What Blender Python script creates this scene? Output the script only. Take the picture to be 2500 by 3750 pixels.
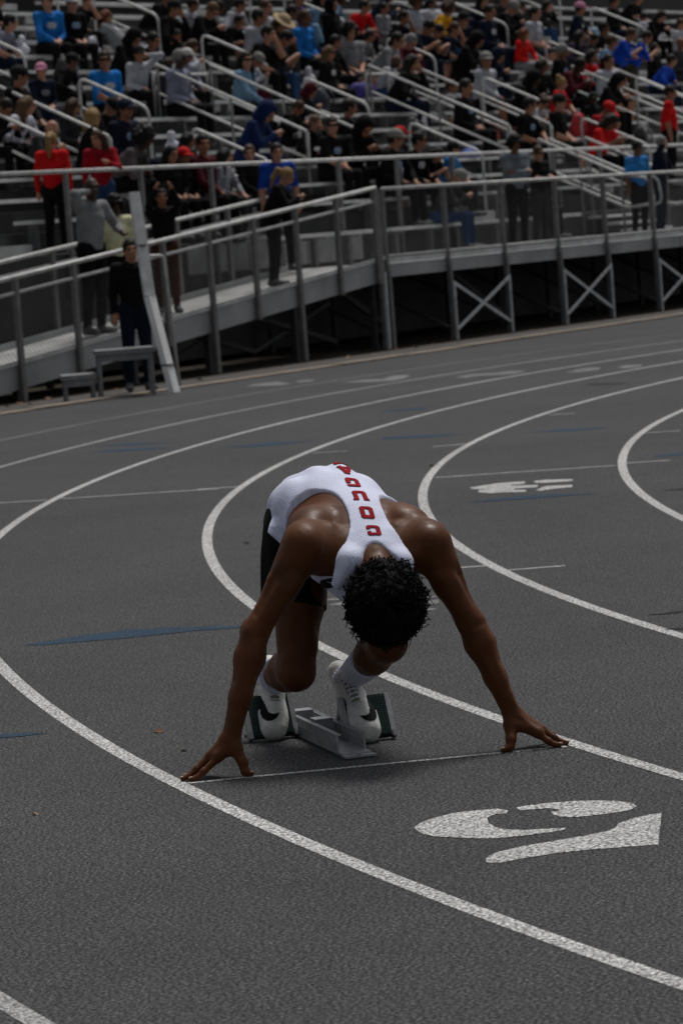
import bpy, bmesh, math, random
import numpy as np
from mathutils import Vector, Matrix
from mathutils.bvhtree import BVHTree

for _o in list(bpy.data.objects):
    bpy.data.objects.remove(_o, do_unlink=True)
SC = bpy.context.scene
COL = SC.collection
R = math.radians

# ---------------------------------------------------------------- camera
CAM_H, CAM_PITCH, CAM_ROLL, CAM_F = 1.6579, 0.08593, 0.07364, 12374.8   # focal length in pixels of a 3750 px high frame
_f = Vector((0, math.cos(CAM_PITCH), -math.sin(CAM_PITCH)))
_r0 = Vector((1, 0, 0)); _u0 = _r0.cross(_f)
_r = math.cos(CAM_ROLL) * _r0 - math.sin(CAM_ROLL) * _u0
_u = math.sin(CAM_ROLL) * _r0 + math.cos(CAM_ROLL) * _u0
cam_data = bpy.data.cameras.new('camera')
cam_data.sensor_fit = 'VERTICAL'; cam_data.sensor_height = 36.0; cam_data.sensor_width = 24.0
cam_data.lens = CAM_F / 3750 * 36.0
cam_data.clip_start = 0.1; cam_data.clip_end = 2000
cam_data.dof.use_dof = True; cam_data.dof.focus_distance = 10.25; cam_data.dof.aperture_fstop = 9.0
cam = bpy.data.objects.new('camera', cam_data); COL.objects.link(cam)
M = Matrix((( _r.x, _u.x, -_f.x, 0), (_r.y, _u.y, -_f.y, 0), (_r.z, _u.z, -_f.z, CAM_H), (0, 0, 0, 1)))
cam.matrix_world = M
SC.camera = cam

# ---------------------------------------------------------------- sky, sun, exposure (overcast daylight)
SUN_EL, SUN_AZ = 68.0, 28.0      # degrees; azimuth measured from +Y (behind the runner) towards +X
world = bpy.data.worlds.new('World'); SC.world = world; world.use_nodes = True
nt = world.node_tree; nt.nodes.clear()
sky = nt.nodes.new('ShaderNodeTexSky'); sky.sky_type = 'NISHITA'; sky.sun_disc = False
sky.sun_elevation = R(SUN_EL); sky.sun_rotation = R(SUN_AZ)
sky.air_density = 1.0; sky.dust_density = 4.0; sky.ozone_density = 1.0
hsv = nt.nodes.new('ShaderNodeHueSaturation'); hsv.inputs['Saturation'].default_value = 0.30
bg = nt.nodes.new('ShaderNodeBackground'); bg.inputs['Strength'].default_value = 0.050
wo = nt.nodes.new('ShaderNodeOutputWorld')
nt.links.new(sky.outputs[0], hsv.inputs['Color']); nt.links.new(hsv.outputs[0], bg.inputs['Color']); nt.links.new(bg.outputs[0], wo.inputs['Surface'])
sun_d = bpy.data.lights.new('sun', 'SUN'); sun_d.energy = 1.5; sun_d.angle = R(18); sun_d.color = (1.0, 0.965, 0.92)
sun = bpy.data.objects.new('sun', sun_d); COL.objects.link(sun)
_sd = Vector((math.sin(R(SUN_AZ)) * math.cos(R(SUN_EL)), math.cos(R(SUN_AZ)) * math.cos(R(SUN_EL)), math.sin(R(SUN_EL))))
sun.rotation_euler = (-_sd).to_track_quat('-Z', 'Y').to_euler()
SC.view_settings.view_transform = 'Standard'; SC.view_settings.look = 'None'
SC.view_settings.exposure = 0.38; SC.view_settings.gamma = 1.0; SC.view_settings.use_curve_mapping = False
SC.render.engine = 'CYCLES'
SC.cycles.use_denoising = True
SC.cycles.max_bounces = 6; SC.cycles.diffuse_bounces = 3; SC.cycles.glossy_bounces = 3

# ---------------------------------------------------------------- frames of the place
RUN = Matrix.Translation((0.05385, 10.23569, 0)) @ Matrix.Rotation(R(10.964), 4, 'Z')     # x across the lane, y backwards along it
STAND = Matrix.Translation((0.69554, 43.65543, 0)) @ Matrix.Rotation(R(59.14), 4, 'Z')    # x along the stand, y into it
LANE = 1.22; CURVE_C = (27.1327, 19.0734); CURVE_R = 27.8814                              # inner line of the runner's lane

# ---------------------------------------------------------------- helpers
def mat(name, col, rough=0.6, metal=0.0, noise=None, spec=0.5, bump=None, coat=0.0, sheen=0.0):
    """noise=(scale, amount[, detail]): brightness variation; bump=(scale, strength)"""
    m = bpy.data.materials.new(name); m.use_nodes = True
    t = m.node_tree; b = t.nodes['Principled BSDF']
    b.inputs['Base Color'].default_value = (*col, 1); b.inputs['Roughness'].default_value = rough
    b.inputs['Metallic'].default_value = metal; b.inputs['Specular IOR Level'].default_value = spec
    if coat: b.inputs['Coat Weight'].default_value = coat
    if sheen: b.inputs['Sheen Weight'].default_value = sheen
    if noise or bump:
        tc = t.nodes.new('ShaderNodeTexCoord')
    if noise:
        n = t.nodes.new('ShaderNodeTexNoise'); n.inputs['Scale'].default_value = noise[0]; n.inputs['Detail'].default_value = noise[2] if len(noise) > 2 else 4
        t.links.new(tc.outputs['Object'], n.inputs['Vector'])
        mr = t.nodes.new('ShaderNodeMapRange'); mr.inputs['From Min'].default_value = 0.3; mr.inputs['From Max'].default_value = 0.7
        mr.inputs['To Min'].default_value = 1 - noise[1]; mr.inputs['To Max'].default_value = 1 + noise[1]
        t.links.new(n.outputs['Fac'], mr.inputs['Value'])
        mx = t.nodes.new('ShaderNodeMix'); mx.data_type = 'RGBA'; mx.blend_type = 'MULTIPLY'; mx.inputs['Factor'].default_value = 1
        mx.inputs[6].default_value = (*col, 1)
        t.links.new(mr.outputs[0], mx.inputs[7]); t.links.new(mx.outputs[2], b.inputs['Base Color'])
    if bump:
        n2 = t.nodes.new('ShaderNodeTexNoise'); n2.inputs['Scale'].default_value = bump[0]; n2.inputs['Detail'].default_value = 5
        t.links.new(tc.outputs['Object'], n2.inputs['Vector'])
        bp = t.nodes.new('ShaderNodeBump'); bp.inputs['Strength'].default_value = bump[1]; bp.inputs['Distance'].default_value = 0.01
        t.links.new(n2.outputs['Fac'], bp.inputs['Height']); t.links.new(bp.outputs[0], b.inputs['Normal'])
    return m

def mesh(name, verts, faces, smooth=False):
    me = bpy.data.meshes.new(name)
    if isinstance(verts, np.ndarray): verts = verts.tolist()
    if isinstance(faces, np.ndarray): faces = faces.tolist()
    me.from_pydata(verts, [], faces)
    if smooth: me.polygons.foreach_set('use_smooth', [True] * len(me.polygons))
    me.update()
    return me

def obj(name, me, m=None, parent=None, mw=None, label=None, cat=None, group=None, kind=None):
    o = bpy.data.objects.new(name, me); COL.objects.link(o)
    if m is not None and me is not None and not me.materials: me.materials.append(m)
    if parent is not None: o.parent = parent
    if mw is not None:
        if parent is None: o.matrix_world = mw
        else: o.matrix_local = mw
    if label: o['label'] = label
    if cat: o['category'] = cat
    if group: o['group'] = group
    if kind: o['kind'] = kind
    return o

class MB:
    """collects boxes, bars and tubes into one mesh"""
    def __init__(s): s.v = []; s.f = []
    def add(s, v, f):
        n = len(s.v); s.v += [tuple(p) for p in v]; s.f += [tuple(i + n for i in q) for q in f]; return s
    def box(s, lo, hi):
        x0, y0, z0 = lo; x1, y1, z1 = hi
        return s.add([(x0,y0,z0),(x1,y0,z0),(x1,y1,z0),(x0,y1,z0),(x0,y0,z1),(x1,y0,z1),(x1,y1,z1),(x0,y1,z1)],
                     [(0,3,2,1),(4,5,6,7),(0,1,5,4),(1,2,6,5),(2,3,7,6),(3,0,4,7)])
    def bar(s, p, q, w, h, up=(0, 0, 1)):
        p = Vector(p); q = Vector(q); d = (q - p).normalized(); up = Vector(up)
        if abs(d.dot(up)) > 0.98: up = Vector((0, 1, 0))
        a = d.cross(up).normalized(); b = a.cross(d)
        v = []
        for e in (p, q):
            for sx, sy in ((-1,-1),(1,-1),(1,1),(-1,1)): v.append(e + a*sx*w/2 + b*sy*h/2)
        return s.add(v, [(0,1,2,3),(7,6,5,4),(0,4,5,1),(1,5,6,2),(2,6,7,3),(3,7,4,0)])
    def tube(s, pts, r, n=8, caps=True):
        pts = [Vector(p) for p in pts]; rr = r if isinstance(r, (list, tuple)) else [r] * len(pts)
        base = len(s.v); up = None
        for i, p in enumerate(pts):
            if i == 0: d = pts[1] - p
            elif i == len(pts) - 1: d = p - pts[-2]
            else: d = (pts[i+1] - p).normalized() + (p - pts[i-1]).normalized()
            d.normalize()
            if up is None: up = Vector((0,0,1)) if abs(d.z) < 0.9 else Vector((0,1,0))
            a = d.cross(up).normalized(); b = a.cross(d); up = b
            for k in range(n):
                t = 2*math.pi*k/n; s.v.append(tuple(p + (a*math.cos(t) + b*math.sin(t)) * rr[i]))
        for i in range(len(pts) - 1):
            for k in range(n):
                a0 = base + i*n + k; a1 = base + i*n + (k+1) % n
                s.f.append((a0, a1, a1 + n, a0 + n))
        if caps:
            s.f.append(tuple(base + k for k in range(n))[::-1]); s.f.append(tuple(base + (len(pts)-1)*n + k for k in range(n)))
        return s
    def mesh(s, name, smooth=False): return mesh(name, s.v, s.f, smooth)
    def build(s, name, m, parent=None, **k): return obj(name, s.mesh(name, k.pop('smooth', False)), m, parent, **k)

def round_path(pts, r, n=4):
    """polyline with rounded corners"""
    pts = [Vector(p) for p in pts]; out = [pts[0]]
    for i in range(1, len(pts) - 1):
        a, b, c = pts[i-1], pts[i], pts[i+1]
        u = (a - b); v = (c - b); rr = min(r, u.length*0.45, v.length*0.45)
        p = b + u.normalized()*rr; q = b + v.normalized()*rr
        for k in range(n + 1):
            t = k / n; out.append((1-t)**2*p + 2*t*(1-t)*b + t*t*q)
    out.append(pts[-1]); return out

# ---------------------------------------------------------------- volumes: smooth unions of tapered limbs, meshed by surface nets
class Vol:
    def __init__(s, lo, hi, h):
        s.lo = np.array(lo, np.float32); s.h = h
        s.n = np.ceil((np.array(hi) - np.array(lo)) / h).astype(int) + 1
        s.D = np.full(s.n, 1e3, np.float32); s.raw = np.full(s.n, 1e3, np.float32); s.L = np.zeros(s.n, np.int16)
        s.ax = [s.lo[i] + np.arange(s.n[i], dtype=np.float32) * h for i in range(3)]
    def _sub(s, lo, hi):
        i0 = np.clip(np.floor((np.array(lo) - s.lo) / s.h).astype(int), 0, s.n); i1 = np.clip(np.ceil((np.array(hi) - s.lo) / s.h).astype(int) + 1, 0, s.n)
        sl = tuple(slice(a, b) for a, b in zip(i0, i1))
        x = s.ax[0][sl[0]][:, None, None]; y = s.ax[1][sl[1]][None, :, None]; z = s.ax[2][sl[2]][None, None, :]
        return sl, x, y, z
    def _put(s, sl, d, k, lab):
        D = s.D[sl]; raw = s.raw[sl]
        w = d < raw
        s.L[sl][w] = lab; s.raw[sl] = np.where(w, d, raw)
        if k > 0:
            hh = np.maximum(k - np.abs(D - d), 0) / k
            s.D[sl] = np.minimum(D, d) - hh*hh*k*0.25
        else: s.D[sl] = np.minimum(D, d)
    def cone(s, a, ra, b, rb, k=0.03, lab=0):
        a = np.array(a, float); b = np.array(b, float); m = max(ra, rb) + k + 2*s.h
        sl, x, y, z = s._sub(np.minimum(a, b) - m, np.maximum(a, b) + m)
        ba = b - a; L2 = max(float(ba @ ba), 1e-9)
        t = np.clip(((x-a[0])*ba[0] + (y-a[1])*ba[1] + (z-a[2])*ba[2]) / L2, 0, 1)
        d = np.sqrt((x-a[0]-t*ba[0])**2 + (y-a[1]-t*ba[1])**2 + (z-a[2]-t*ba[2])**2) - (ra + (rb-ra)*t)
        s._put(sl, d.astype(np.float32), k, lab)
    def chain(s, pts, rs, k=0.03, lab=0):
        for i in range(len(pts) - 1): s.cone(pts[i], rs[i], pts[i+1], rs[i+1], k, lab)
    def ell(s, c, r, k=0.03, lab=0, rot=None, neg=False):
        c = np.array(c, float); r = np.array(r, float); m = r.max() + k + 2*s.h
        sl, x, y, z = s._sub(c - m, c + m)
        X, Y, Z = x - c[0], y - c[1], z - c[2]
        if rot is not None:
            q = np.array(rot.to_3x3().transposed() if hasattr(rot, 'to_3x3') else rot)
            X, Y, Z = (q[0][0]*X + q[0][1]*Y + q[0][2]*Z, q[1][0]*X + q[1][1]*Y + q[1][2]*Z, q[2][0]*X + q[2][1]*Y + q[2][2]*Z)
        k0 = np.sqrt((X/r[0])**2 + (Y/r[1])**2 + (Z/r[2])**2); k1 = np.sqrt((X/r[0]**2)**2 + (Y/r[1]**2)**2 + (Z/r[2]**2)**2)
        d = (k0*(k0-1) / np.maximum(k1, 1e-6)).astype(np.float32)
        d = np.where(k0 < 1e-3, -r.min(), d)
        if neg:
            D = s.D[sl]; hh = np.maximum(k - np.abs(D + d), 0) / max(k, 1e-6)
            s.D[sl] = np.maximum(D, -d) + hh*hh*k*0.25
        else: s._put(sl, d, k, lab)
    def cut(s, fn):
        """intersect with the half space or region fn(x,y,z) <= 0"""
        x = s.ax[0][:, None, None]; y = s.ax[1][None, :, None]; z = s.ax[2][None, None, :]
        s.D = np.maximum(s.D, fn(x, y, z).astype(np.float32))
    def nets(s, smooth=1):
        D = s.D; inside = D < 0
        n = np.array(D.shape) - 1
        cnt = np.zeros(n, np.int8); P = np.zeros((*n, 3), np.float32); E = np.zeros(n, np.float32)
        # cells crossed by the surface
        c = [inside[i:i+n[0], j:j+n[1], k:k+n[2]] for i in (0,1) for j in (0,1) for k in (0,1)]
        sm = np.zeros(n, np.int8)
        for q in c: sm += q
        act = np.argwhere((sm > 0) & (sm < 8))
        if len(act) == 0: return np.zeros((0,3)), np.zeros((0,4), int), np.zeros(0, int)
        idx = -np.ones(n, np.int32); idx[tuple(act.T)] = np.arange(len(act))
        off = np.array([(i,j,k) for i in (0,1) for j in (0,1) for k in (0,1)])
        vals = np.stack([D[act[:,0]+o[0], act[:,1]+o[1], act[:,2]+o[2]] for o in off], 1)
        acc = np.zeros((len(act), 3), np.float32); num = np.zeros(len(act), np.float32)
        for a in range(8):
            for b in range(a+1, 8):
                if np.abs(off[a]-off[b]).sum() != 1: continue
                va, vb = vals[:,a], vals[:,b]; cr = (va < 0) != (vb < 0)
                t = np.where(cr, va / np.where(cr, va - vb, 1), 0)
                p = off[a] + t[:,None]*(off[b]-off[a])
                acc += np.where(cr[:,None], p, 0); num += cr
        pos = (act + acc/num[:,None]) * s.h + s.lo
        lab = s.L[act[:,0], act[:,1], act[:,2]]
        quads = []
        for ax in range(3):
            u, v = (ax+1) % 3, (ax+2) % 3
            sl0 = [slice(0, n[i]) for i in range(3)]; sl1 = [slice(0, n[i]) for i in range(3)]
            sl1[ax] = slice(1, n[ax]+1)
            A = inside[tuple(sl0)]; B = inside[tuple(sl1)]
            e = np.argwhere(A != B); e = e[(e[:,u] > 0) & (e[:,v] > 0)]
            if len(e) == 0: continue
            du = np.zeros(3, int); du[u] = 1; dv = np.zeros(3, int); dv[v] = 1
            q = np.stack([idx[tuple((e-du-dv).T)], idx[tuple((e-dv).T)], idx[tuple(e.T)], idx[tuple((e-du).T)]], 1)
            fl = ~A[tuple(e.T)]
            q[fl] = q[fl][:, ::-1]
            quads.append(q)
        Q = np.concatenate(quads); Q = Q[(Q >= 0).all(1)]
        for _ in range(smooth):
            S = np.zeros_like(pos); C = np.zeros(len(pos), np.float32)
            for i in range(4):
                np.add.at(S, Q[:,i], pos[Q[:,(i+1)%4]]); np.add.at(C, Q[:,i], 1)
                np.add.at(S, Q[:,i], pos[Q[:,(i+3)%4]]); np.add.at(C, Q[:,i], 1)
            pos = 0.5*pos + 0.5*S/np.maximum(C, 1)[:,None]
        return pos, Q, lab

def vol_mesh(name, vol, mats=None, smooth=1):
    p, q, l = vol.nets(smooth)
    me = bpy.data.meshes.new(name)
    me.vertices.add(len(p)); me.vertices.foreach_set('co', p.astype(np.float32).ravel())
    me.loops.add(len(q)*4); me.loops.foreach_set('vertex_index', q.astype(np.int32).ravel())
    me.polygons.add(len(q)); me.polygons.foreach_set('loop_start', np.arange(0, len(q)*4, 4, dtype=np.int32))
    me.polygons.foreach_set('loop_total', np.full(len(q), 4, np.int32))
    me.polygons.foreach_set('use_smooth', np.ones(len(q), bool))
    if mats:
        for m in mats: me.materials.append(m)
        me.polygons.foreach_set('material_index', l[q].max(1).astype(np.int32) if False else l[q[:,0]].astype(np.int32))
    me.update(calc_edges=True); me.validate()
    return me

def bvh_of(me):
    return BVHTree.FromPolygons([v.co.copy() for v in me.vertices], [tuple(p.vertices) for p in me.polygons])

def inside_poly(poly, x, y):
    c = False; n = len(poly); j = n - 1
    for i in range(n):
        xi, yi = poly[i]; xj, yj = poly[j]
        if (yi > y) != (yj > y) and x < (xj-xi)*(y-yi)/(yj-yi) + xi: c = not c
        j = i
    return c

def decal(name, polys, to3, direction, bvh, m, parent, res=0.002, lift=0.0012, holes=(), maxlen=None):
    """a flat print laid on a surface: grid cells inside the outline, dropped onto the surface along a direction"""
    xs = [p[0] for q in polys for p in q]; ys = [p[1] for q in polys for p in q]
    x0, y0 = min(xs), min(ys); nx = int((max(xs)-x0)/res) + 2; ny = int((max(ys)-y0)/res) + 2
    d = Vector(direction).normalized(); idx = {}; v = []; f = []
    def vert(i, j):
        if (i, j) in idx: return idx[(i, j)]
        p = Vector(to3(x0 + i*res, y0 + j*res)); h = bvh.ray_cast(p - d*0.4, d)
        if h[0] is None: idx[(i, j)] = None; return None
        n = h[1] if h[1].dot(d) < 0 else -h[1]
        v.append(tuple(h[0] + n*lift)); idx[(i, j)] = len(v) - 1; return idx[(i, j)]
    for i in range(nx):
        for j in range(ny):
            cx, cy = x0 + (i+.5)*res, y0 + (j+.5)*res
            if not any(inside_poly(q, cx, cy) for q in polys) or any(inside_poly(q, cx, cy) for q in holes): continue
            q = [vert(i, j), vert(i+1, j), vert(i+1, j+1), vert(i, j+1)]
            if None in q: continue
            if max((Vector(v[a]) - Vector(v[b])).length for a in q for b in q) > (maxlen or res*6): continue
            f.append(tuple(q))
    me = mesh(name, v, f, True)
    return obj(name, me, m, parent)

# ================================================================ ground, track and its painted marks
def grain_mat(name, dark, light, lo=0.35, hi=0.65, scale=120, large=0.12, bump=0.4, rough=0.85, coarse=0.95):
    m = bpy.data.materials.new(name); m.use_nodes = True; t = m.node_tree; b = t.nodes['Principled BSDF']
    b.inputs['Roughness'].default_value = rough; b.inputs['Specular IOR Level'].default_value = 0.2
    tc = t.nodes.new('ShaderNodeTexCoord')
    n = t.nodes.new('ShaderNodeTexNoise'); n.inputs['Scale'].default_value = scale; n.inputs['Detail'].default_value = 2; n.inputs['Roughness'].default_value = 0.7
    g = t.nodes.new('ShaderNodeTexNoise'); g.inputs['Scale'].default_value = 0.55; g.inputs['Detail'].default_value = 6; g.inputs['Roughness'].default_value = 0.65
    g2 = t.nodes.new('ShaderNodeTexNoise'); g2.inputs['Scale'].default_value = 14; g2.inputs['Detail'].default_value = 4
    for q in (n, g, g2): t.links.new(tc.outputs['Object'], q.inputs['Vector'])
    cr = t.nodes.new('ShaderNodeValToRGB'); cr.color_ramp.elements[0].position = lo; cr.color_ramp.elements[1].position = hi
    cr.color_ramp.elements[0].color = (*dark, 1); cr.color_ramp.elements[1].color = (*light, 1)
    t.links.new(n.outputs['Fac'], cr.inputs['Fac'])
    g3 = t.nodes.new('ShaderNodeTexNoise'); g3.inputs['Scale'].default_value = 85; g3.inputs['Detail'].default_value = 3; g3.inputs['Roughness'].default_value = 0.75; t.links.new(tc.outputs['Object'], g3.inputs['Vector'])
    last = cr.outputs['Color']
    for q, amt in ((g, large), (g2, large*0.8), (g3, coarse)):
        mr = t.nodes.new('ShaderNodeMapRange'); mr.inputs['From Min'].default_value = 0.3; mr.inputs['From Max'].default_value = 0.7
        mr.inputs['To Min'].default_value = 1 - amt; mr.inputs['To Max'].default_value = 1 + amt
        t.links.new(q.outputs['Fac'], mr.inputs['Value'])
        mx = t.nodes.new('ShaderNodeMix'); mx.data_type = 'RGBA'; mx.blend_type = 'MULTIPLY'; mx.inputs['Factor'].default_value = 1
        t.links.new(last, mx.inputs[6]); t.links.new(mr.outputs[0], mx.inputs[7]); last = mx.outputs[2]
    t.links.new(last, b.inputs['Base Color'])
    bp = t.nodes.new('ShaderNodeBump'); bp.inputs['Strength'].default_value = bump; bp.inputs['Distance'].default_value = 0.004
    t.links.new(n.outputs['Fac'], bp.inputs['Height']); t.links.new(bp.outputs[0], b.inputs['Normal'])
    return m

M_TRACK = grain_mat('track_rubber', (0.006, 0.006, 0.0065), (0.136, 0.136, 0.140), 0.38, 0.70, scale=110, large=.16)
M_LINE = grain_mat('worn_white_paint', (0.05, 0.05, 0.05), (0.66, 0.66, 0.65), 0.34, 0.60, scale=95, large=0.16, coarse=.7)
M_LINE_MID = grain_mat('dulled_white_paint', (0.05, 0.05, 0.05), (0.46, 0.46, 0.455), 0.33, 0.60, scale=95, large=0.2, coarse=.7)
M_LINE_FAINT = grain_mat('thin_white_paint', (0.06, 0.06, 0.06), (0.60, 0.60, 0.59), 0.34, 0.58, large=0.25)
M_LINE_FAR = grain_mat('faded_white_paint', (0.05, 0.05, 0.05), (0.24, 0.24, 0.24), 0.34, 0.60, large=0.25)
M_BLUE = grain_mat('faded_blue_paint', (0.008, 0.022, 0.04), (0.032, 0.068, 0.112), 0.32, 0.66, large=0.15, coarse=.45)
M_DARKMARK = grain_mat('dark_paint', (0.006, 0.007, 0.007), (0.03, 0.032, 0.033), 0.3, 0.7)
M_DIRT = mat('dirt_under_stand', (0.045, 0.038, 0.030), 0.95, noise=(3, 0.4, 6), bump=(30, 0.6), spec=.1)
M_ASPHALT = mat('asphalt_strip', (0.060, 0.054, 0.049), 0.95, noise=(8, 0.35, 8), bump=(60, 0.5))
M_KERB = mat('pale_concrete_kerb', (0.24, 0.20, 0.16), 0.9, noise=(2.5, 0.35, 7), bump=(40, 0.4))

g = mesh('ground', [(-900,-900,-0.06),(900,-900,-0.06),(900,900,-0.06),(-900,900,-0.06)], [(0,1,2,3)])
obj('ground', g, M_DIRT, kind='structure')
track = obj('track', mesh('track', [(-70,-90,0),(140,-90,0),(140,-2.05,0),(-70,-2.05,0)], [(0,1,2,3)]), M_TRACK, mw=STAND, kind='structure')
# a kerb of pale blocks between the track and the dirt by the stand
kerb = obj('kerb', None, mw=STAND, kind='structure')
_rk = random.Random(5)
_kb = MB().box((0.006, -2.05, -0.05), (1.494, -1.86, 0.022)).mesh('kerb_block'); _kb.materials.append(M_KERB)
for i in range(56):
    o = obj('kerb_block', _kb, parent=kerb, mw=Matrix.Translation((-24 + i*1.5, _rk.uniform(-.015, .015), _rk.uniform(-.006, .004))))
strip = obj('asphalt_strip', MB().box((-40,-1.86,-0.06),(80,-0.75,-0.012)).mesh('asphalt_strip'), M_ASPHALT, mw=STAND, kind='structure')

TRINV = STAND.inverted()
def flat(name, pts2, m, z=0.0016):
    """paint lying on the track, outline in world metres"""
    v = [tuple(TRINV @ Vector((x, y, z))) for x, y in pts2]
    bm = bmesh.new(); bm.faces.new([bm.verts.new(p) for p in v]); bmesh.ops.triangulate(bm, faces=bm.faces[:])
    bmesh.ops.recalc_face_normals(bm, faces=bm.faces[:])
    for f in bm.faces:
        if f.normal.z < 0: f.normal_flip()
    me = bpy.data.meshes.new(name); bm.to_mesh(me); bm.free()
    return obj(name, me, m, track)

for k in range(-6, 6):
    rad = CURVE_R + (k - 2) * LANE; w = 0.0275
    vs, fs = [], []; n = 220
    for i in range(n + 1):
        a = R(100) + R(150) * i / n
        for rr in (rad - w, rad + w):
            p = TRINV @ Vector((CURVE_C[0] + rr*math.cos(a), CURVE_C[1] + rr*math.sin(a), 0.0014)); vs.append(tuple(p))
    for i in range(n): fs.append((2*i, 2*i+2, 2*i+3, 2*i+1) if False else (2*i+1, 2*i+3, 2*i+2, 2*i))
    me = mesh('lane_line', vs, fs)
    if me.polygons[0].normal.z < 0: me.flip_normals()
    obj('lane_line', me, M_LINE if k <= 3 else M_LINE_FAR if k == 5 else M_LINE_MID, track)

def stripe(name, a, b, w, m, z=0.0020):
    a = Vector(a); b = Vector(b); d = (b - a).normalized(); n = Vector((-d.y, d.x)) * w/2
    return flat(name, [tuple(a - n), tuple(b - n), tuple(b + n), tuple(a + n)], m, z)
NUM5 = [[[0.134, 9.089], [0.154, 9.155], [0.193, 9.213], [0.248, 9.265], [0.307, 9.277], [0.371, 9.281], [0.398, 9.239], [0.393, 9.198], [0.362, 9.202], [0.336, 9.153], [0.335, 9.08], [0.351, 9.0], [0.38, 8.956], [0.425, 8.927], [0.481, 8.924], [0.534, 8.916], [0.527, 8.885], [0.477, 8.868], [0.42, 8.849], [0.358, 8.841], [0.298, 8.857], [0.238, 8.895], [0.183, 8.934], [0.154, 8.986], [0.138, 9.044]], [[0.422, 9.278], [0.458, 9.299], [0.517, 9.311], [0.587, 9.312], [0.65, 9.295], [0.706, 9.261], [0.741, 9.209], [0.747, 9.16], [0.724, 9.11], [0.675, 9.086], [0.61, 9.068], [0.568, 9.065], [0.533, 9.085], [0.516, 9.129], [0.513, 9.169], [0.538, 9.18], [0.534, 9.205], [0.507, 9.232], [0.464, 9.229], [0.432, 9.227]], [[0.3, 8.528], [0.308, 8.59], [0.338, 8.644], [0.401, 8.7], [0.494, 8.744], [0.573, 8.782], [0.637, 8.826], [0.664, 8.871], [0.676, 8.923], [0.717, 8.979], [0.762, 9.019], [0.802, 9.032], [0.789, 8.92], [0.769, 8.758], [0.749, 8.588], [0.681, 8.588], [0.582, 8.587], [0.482, 8.574], [0.401, 8.54], [0.34, 8.504], [0.311, 8.51]]]
NUM4 = [[[0.78, 20.283], [0.945, 20.441], [1.028, 20.467], [1.126, 20.449], [1.11, 20.283], [1.039, 20.261], [1.019, 20.206], [1.18, 20.113], [1.164, 19.953], [1.034, 19.973], [1.023, 19.882], [1.093, 19.818], [1.079, 19.675], [0.965, 19.752], [0.876, 19.764], [0.814, 19.891], [0.821, 20.042], [0.885, 20.055], [0.791, 20.142]], [[1.17, 20.406], [1.248, 20.452], [1.404, 20.348], [1.393, 20.207], [1.233, 20.225], [1.179, 20.277]], [[1.147, 19.768], [1.218, 19.989], [1.373, 19.93], [1.36, 19.783], [1.223, 19.739], [1.163, 19.668]]]
NUMB = [[[-0.11, 14.793], [-0.072, 14.836], [0.051, 14.807], [0.051, 14.738], [-0.072, 14.744]], [[-0.084, 14.606], [-0.023, 14.667], [0.049, 14.62], [0.048, 14.503], [-0.073, 14.558]], [[0.194, 14.66], [0.304, 14.639], [0.384, 14.644], [0.38, 14.578], [0.314, 14.581], [0.193, 14.61]], [[0.333, 14.451], [0.387, 14.499], [0.39, 14.363], [0.362, 14.309]], [[0.203, 14.207], [0.313, 14.178], [0.372, 14.172], [0.366, 14.118], [0.315, 14.125], [0.202, 14.159]]]
NUMF = [[[0.098, 34.701], [0.325, 34.918], [0.525, 34.747], [0.627, 35.32], [0.819, 35.259], [0.747, 34.636], [0.626, 34.253], [0.362, 34.384]], [[1.238, 34.043], [1.43, 34.411], [1.649, 34.348], [1.838, 34.536], [1.977, 34.253], [1.842, 33.835], [1.667, 33.83], [1.455, 33.981], [1.313, 33.733]], [[2.304, 33.268], [2.452, 33.806], [2.58, 34.043], [2.699, 33.889], [2.637, 33.395], [2.406, 33.196]], [[2.825, 33.573], [2.948, 33.974], [3.107, 33.8], [3.047, 33.394], [2.884, 33.272]]]
NUMG = [[[-0.903, 35.325], [-0.838, 35.71], [-0.663, 35.874], [-0.575, 35.924], [-0.42, 35.191], [-0.535, 35.065], [-0.712, 35.214]], [[-0.395, 35.706], [-0.263, 35.876], [-0.173, 35.672], [-0.217, 35.366], [-0.349, 35.386]]]
THIN = [[[-2.2, 21.823], [-1.888, 21.762]], [[-1.8, 21.793], [-0.777, 21.661]], [[-0.919, 21.726], [-0.658, 21.721]], [[0.611, 21.259], [1.737, 21.167]], [[1.808, 21.295], [2.09, 21.259]], [[0.681, 24.094], [0.917, 24.143]], [[1.703, 26.814], [1.896, 26.751]], [[2.182, 23.926], [2.437, 23.886]], [[0.749, 15.476], [1.007, 15.49]], [[0.53, 15.747], [0.665, 15.738]], [[-0.178, 24.406], [0.074, 24.311]]]
START = [[-0.522, 10.114], [0.636, 10.279]]
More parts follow.
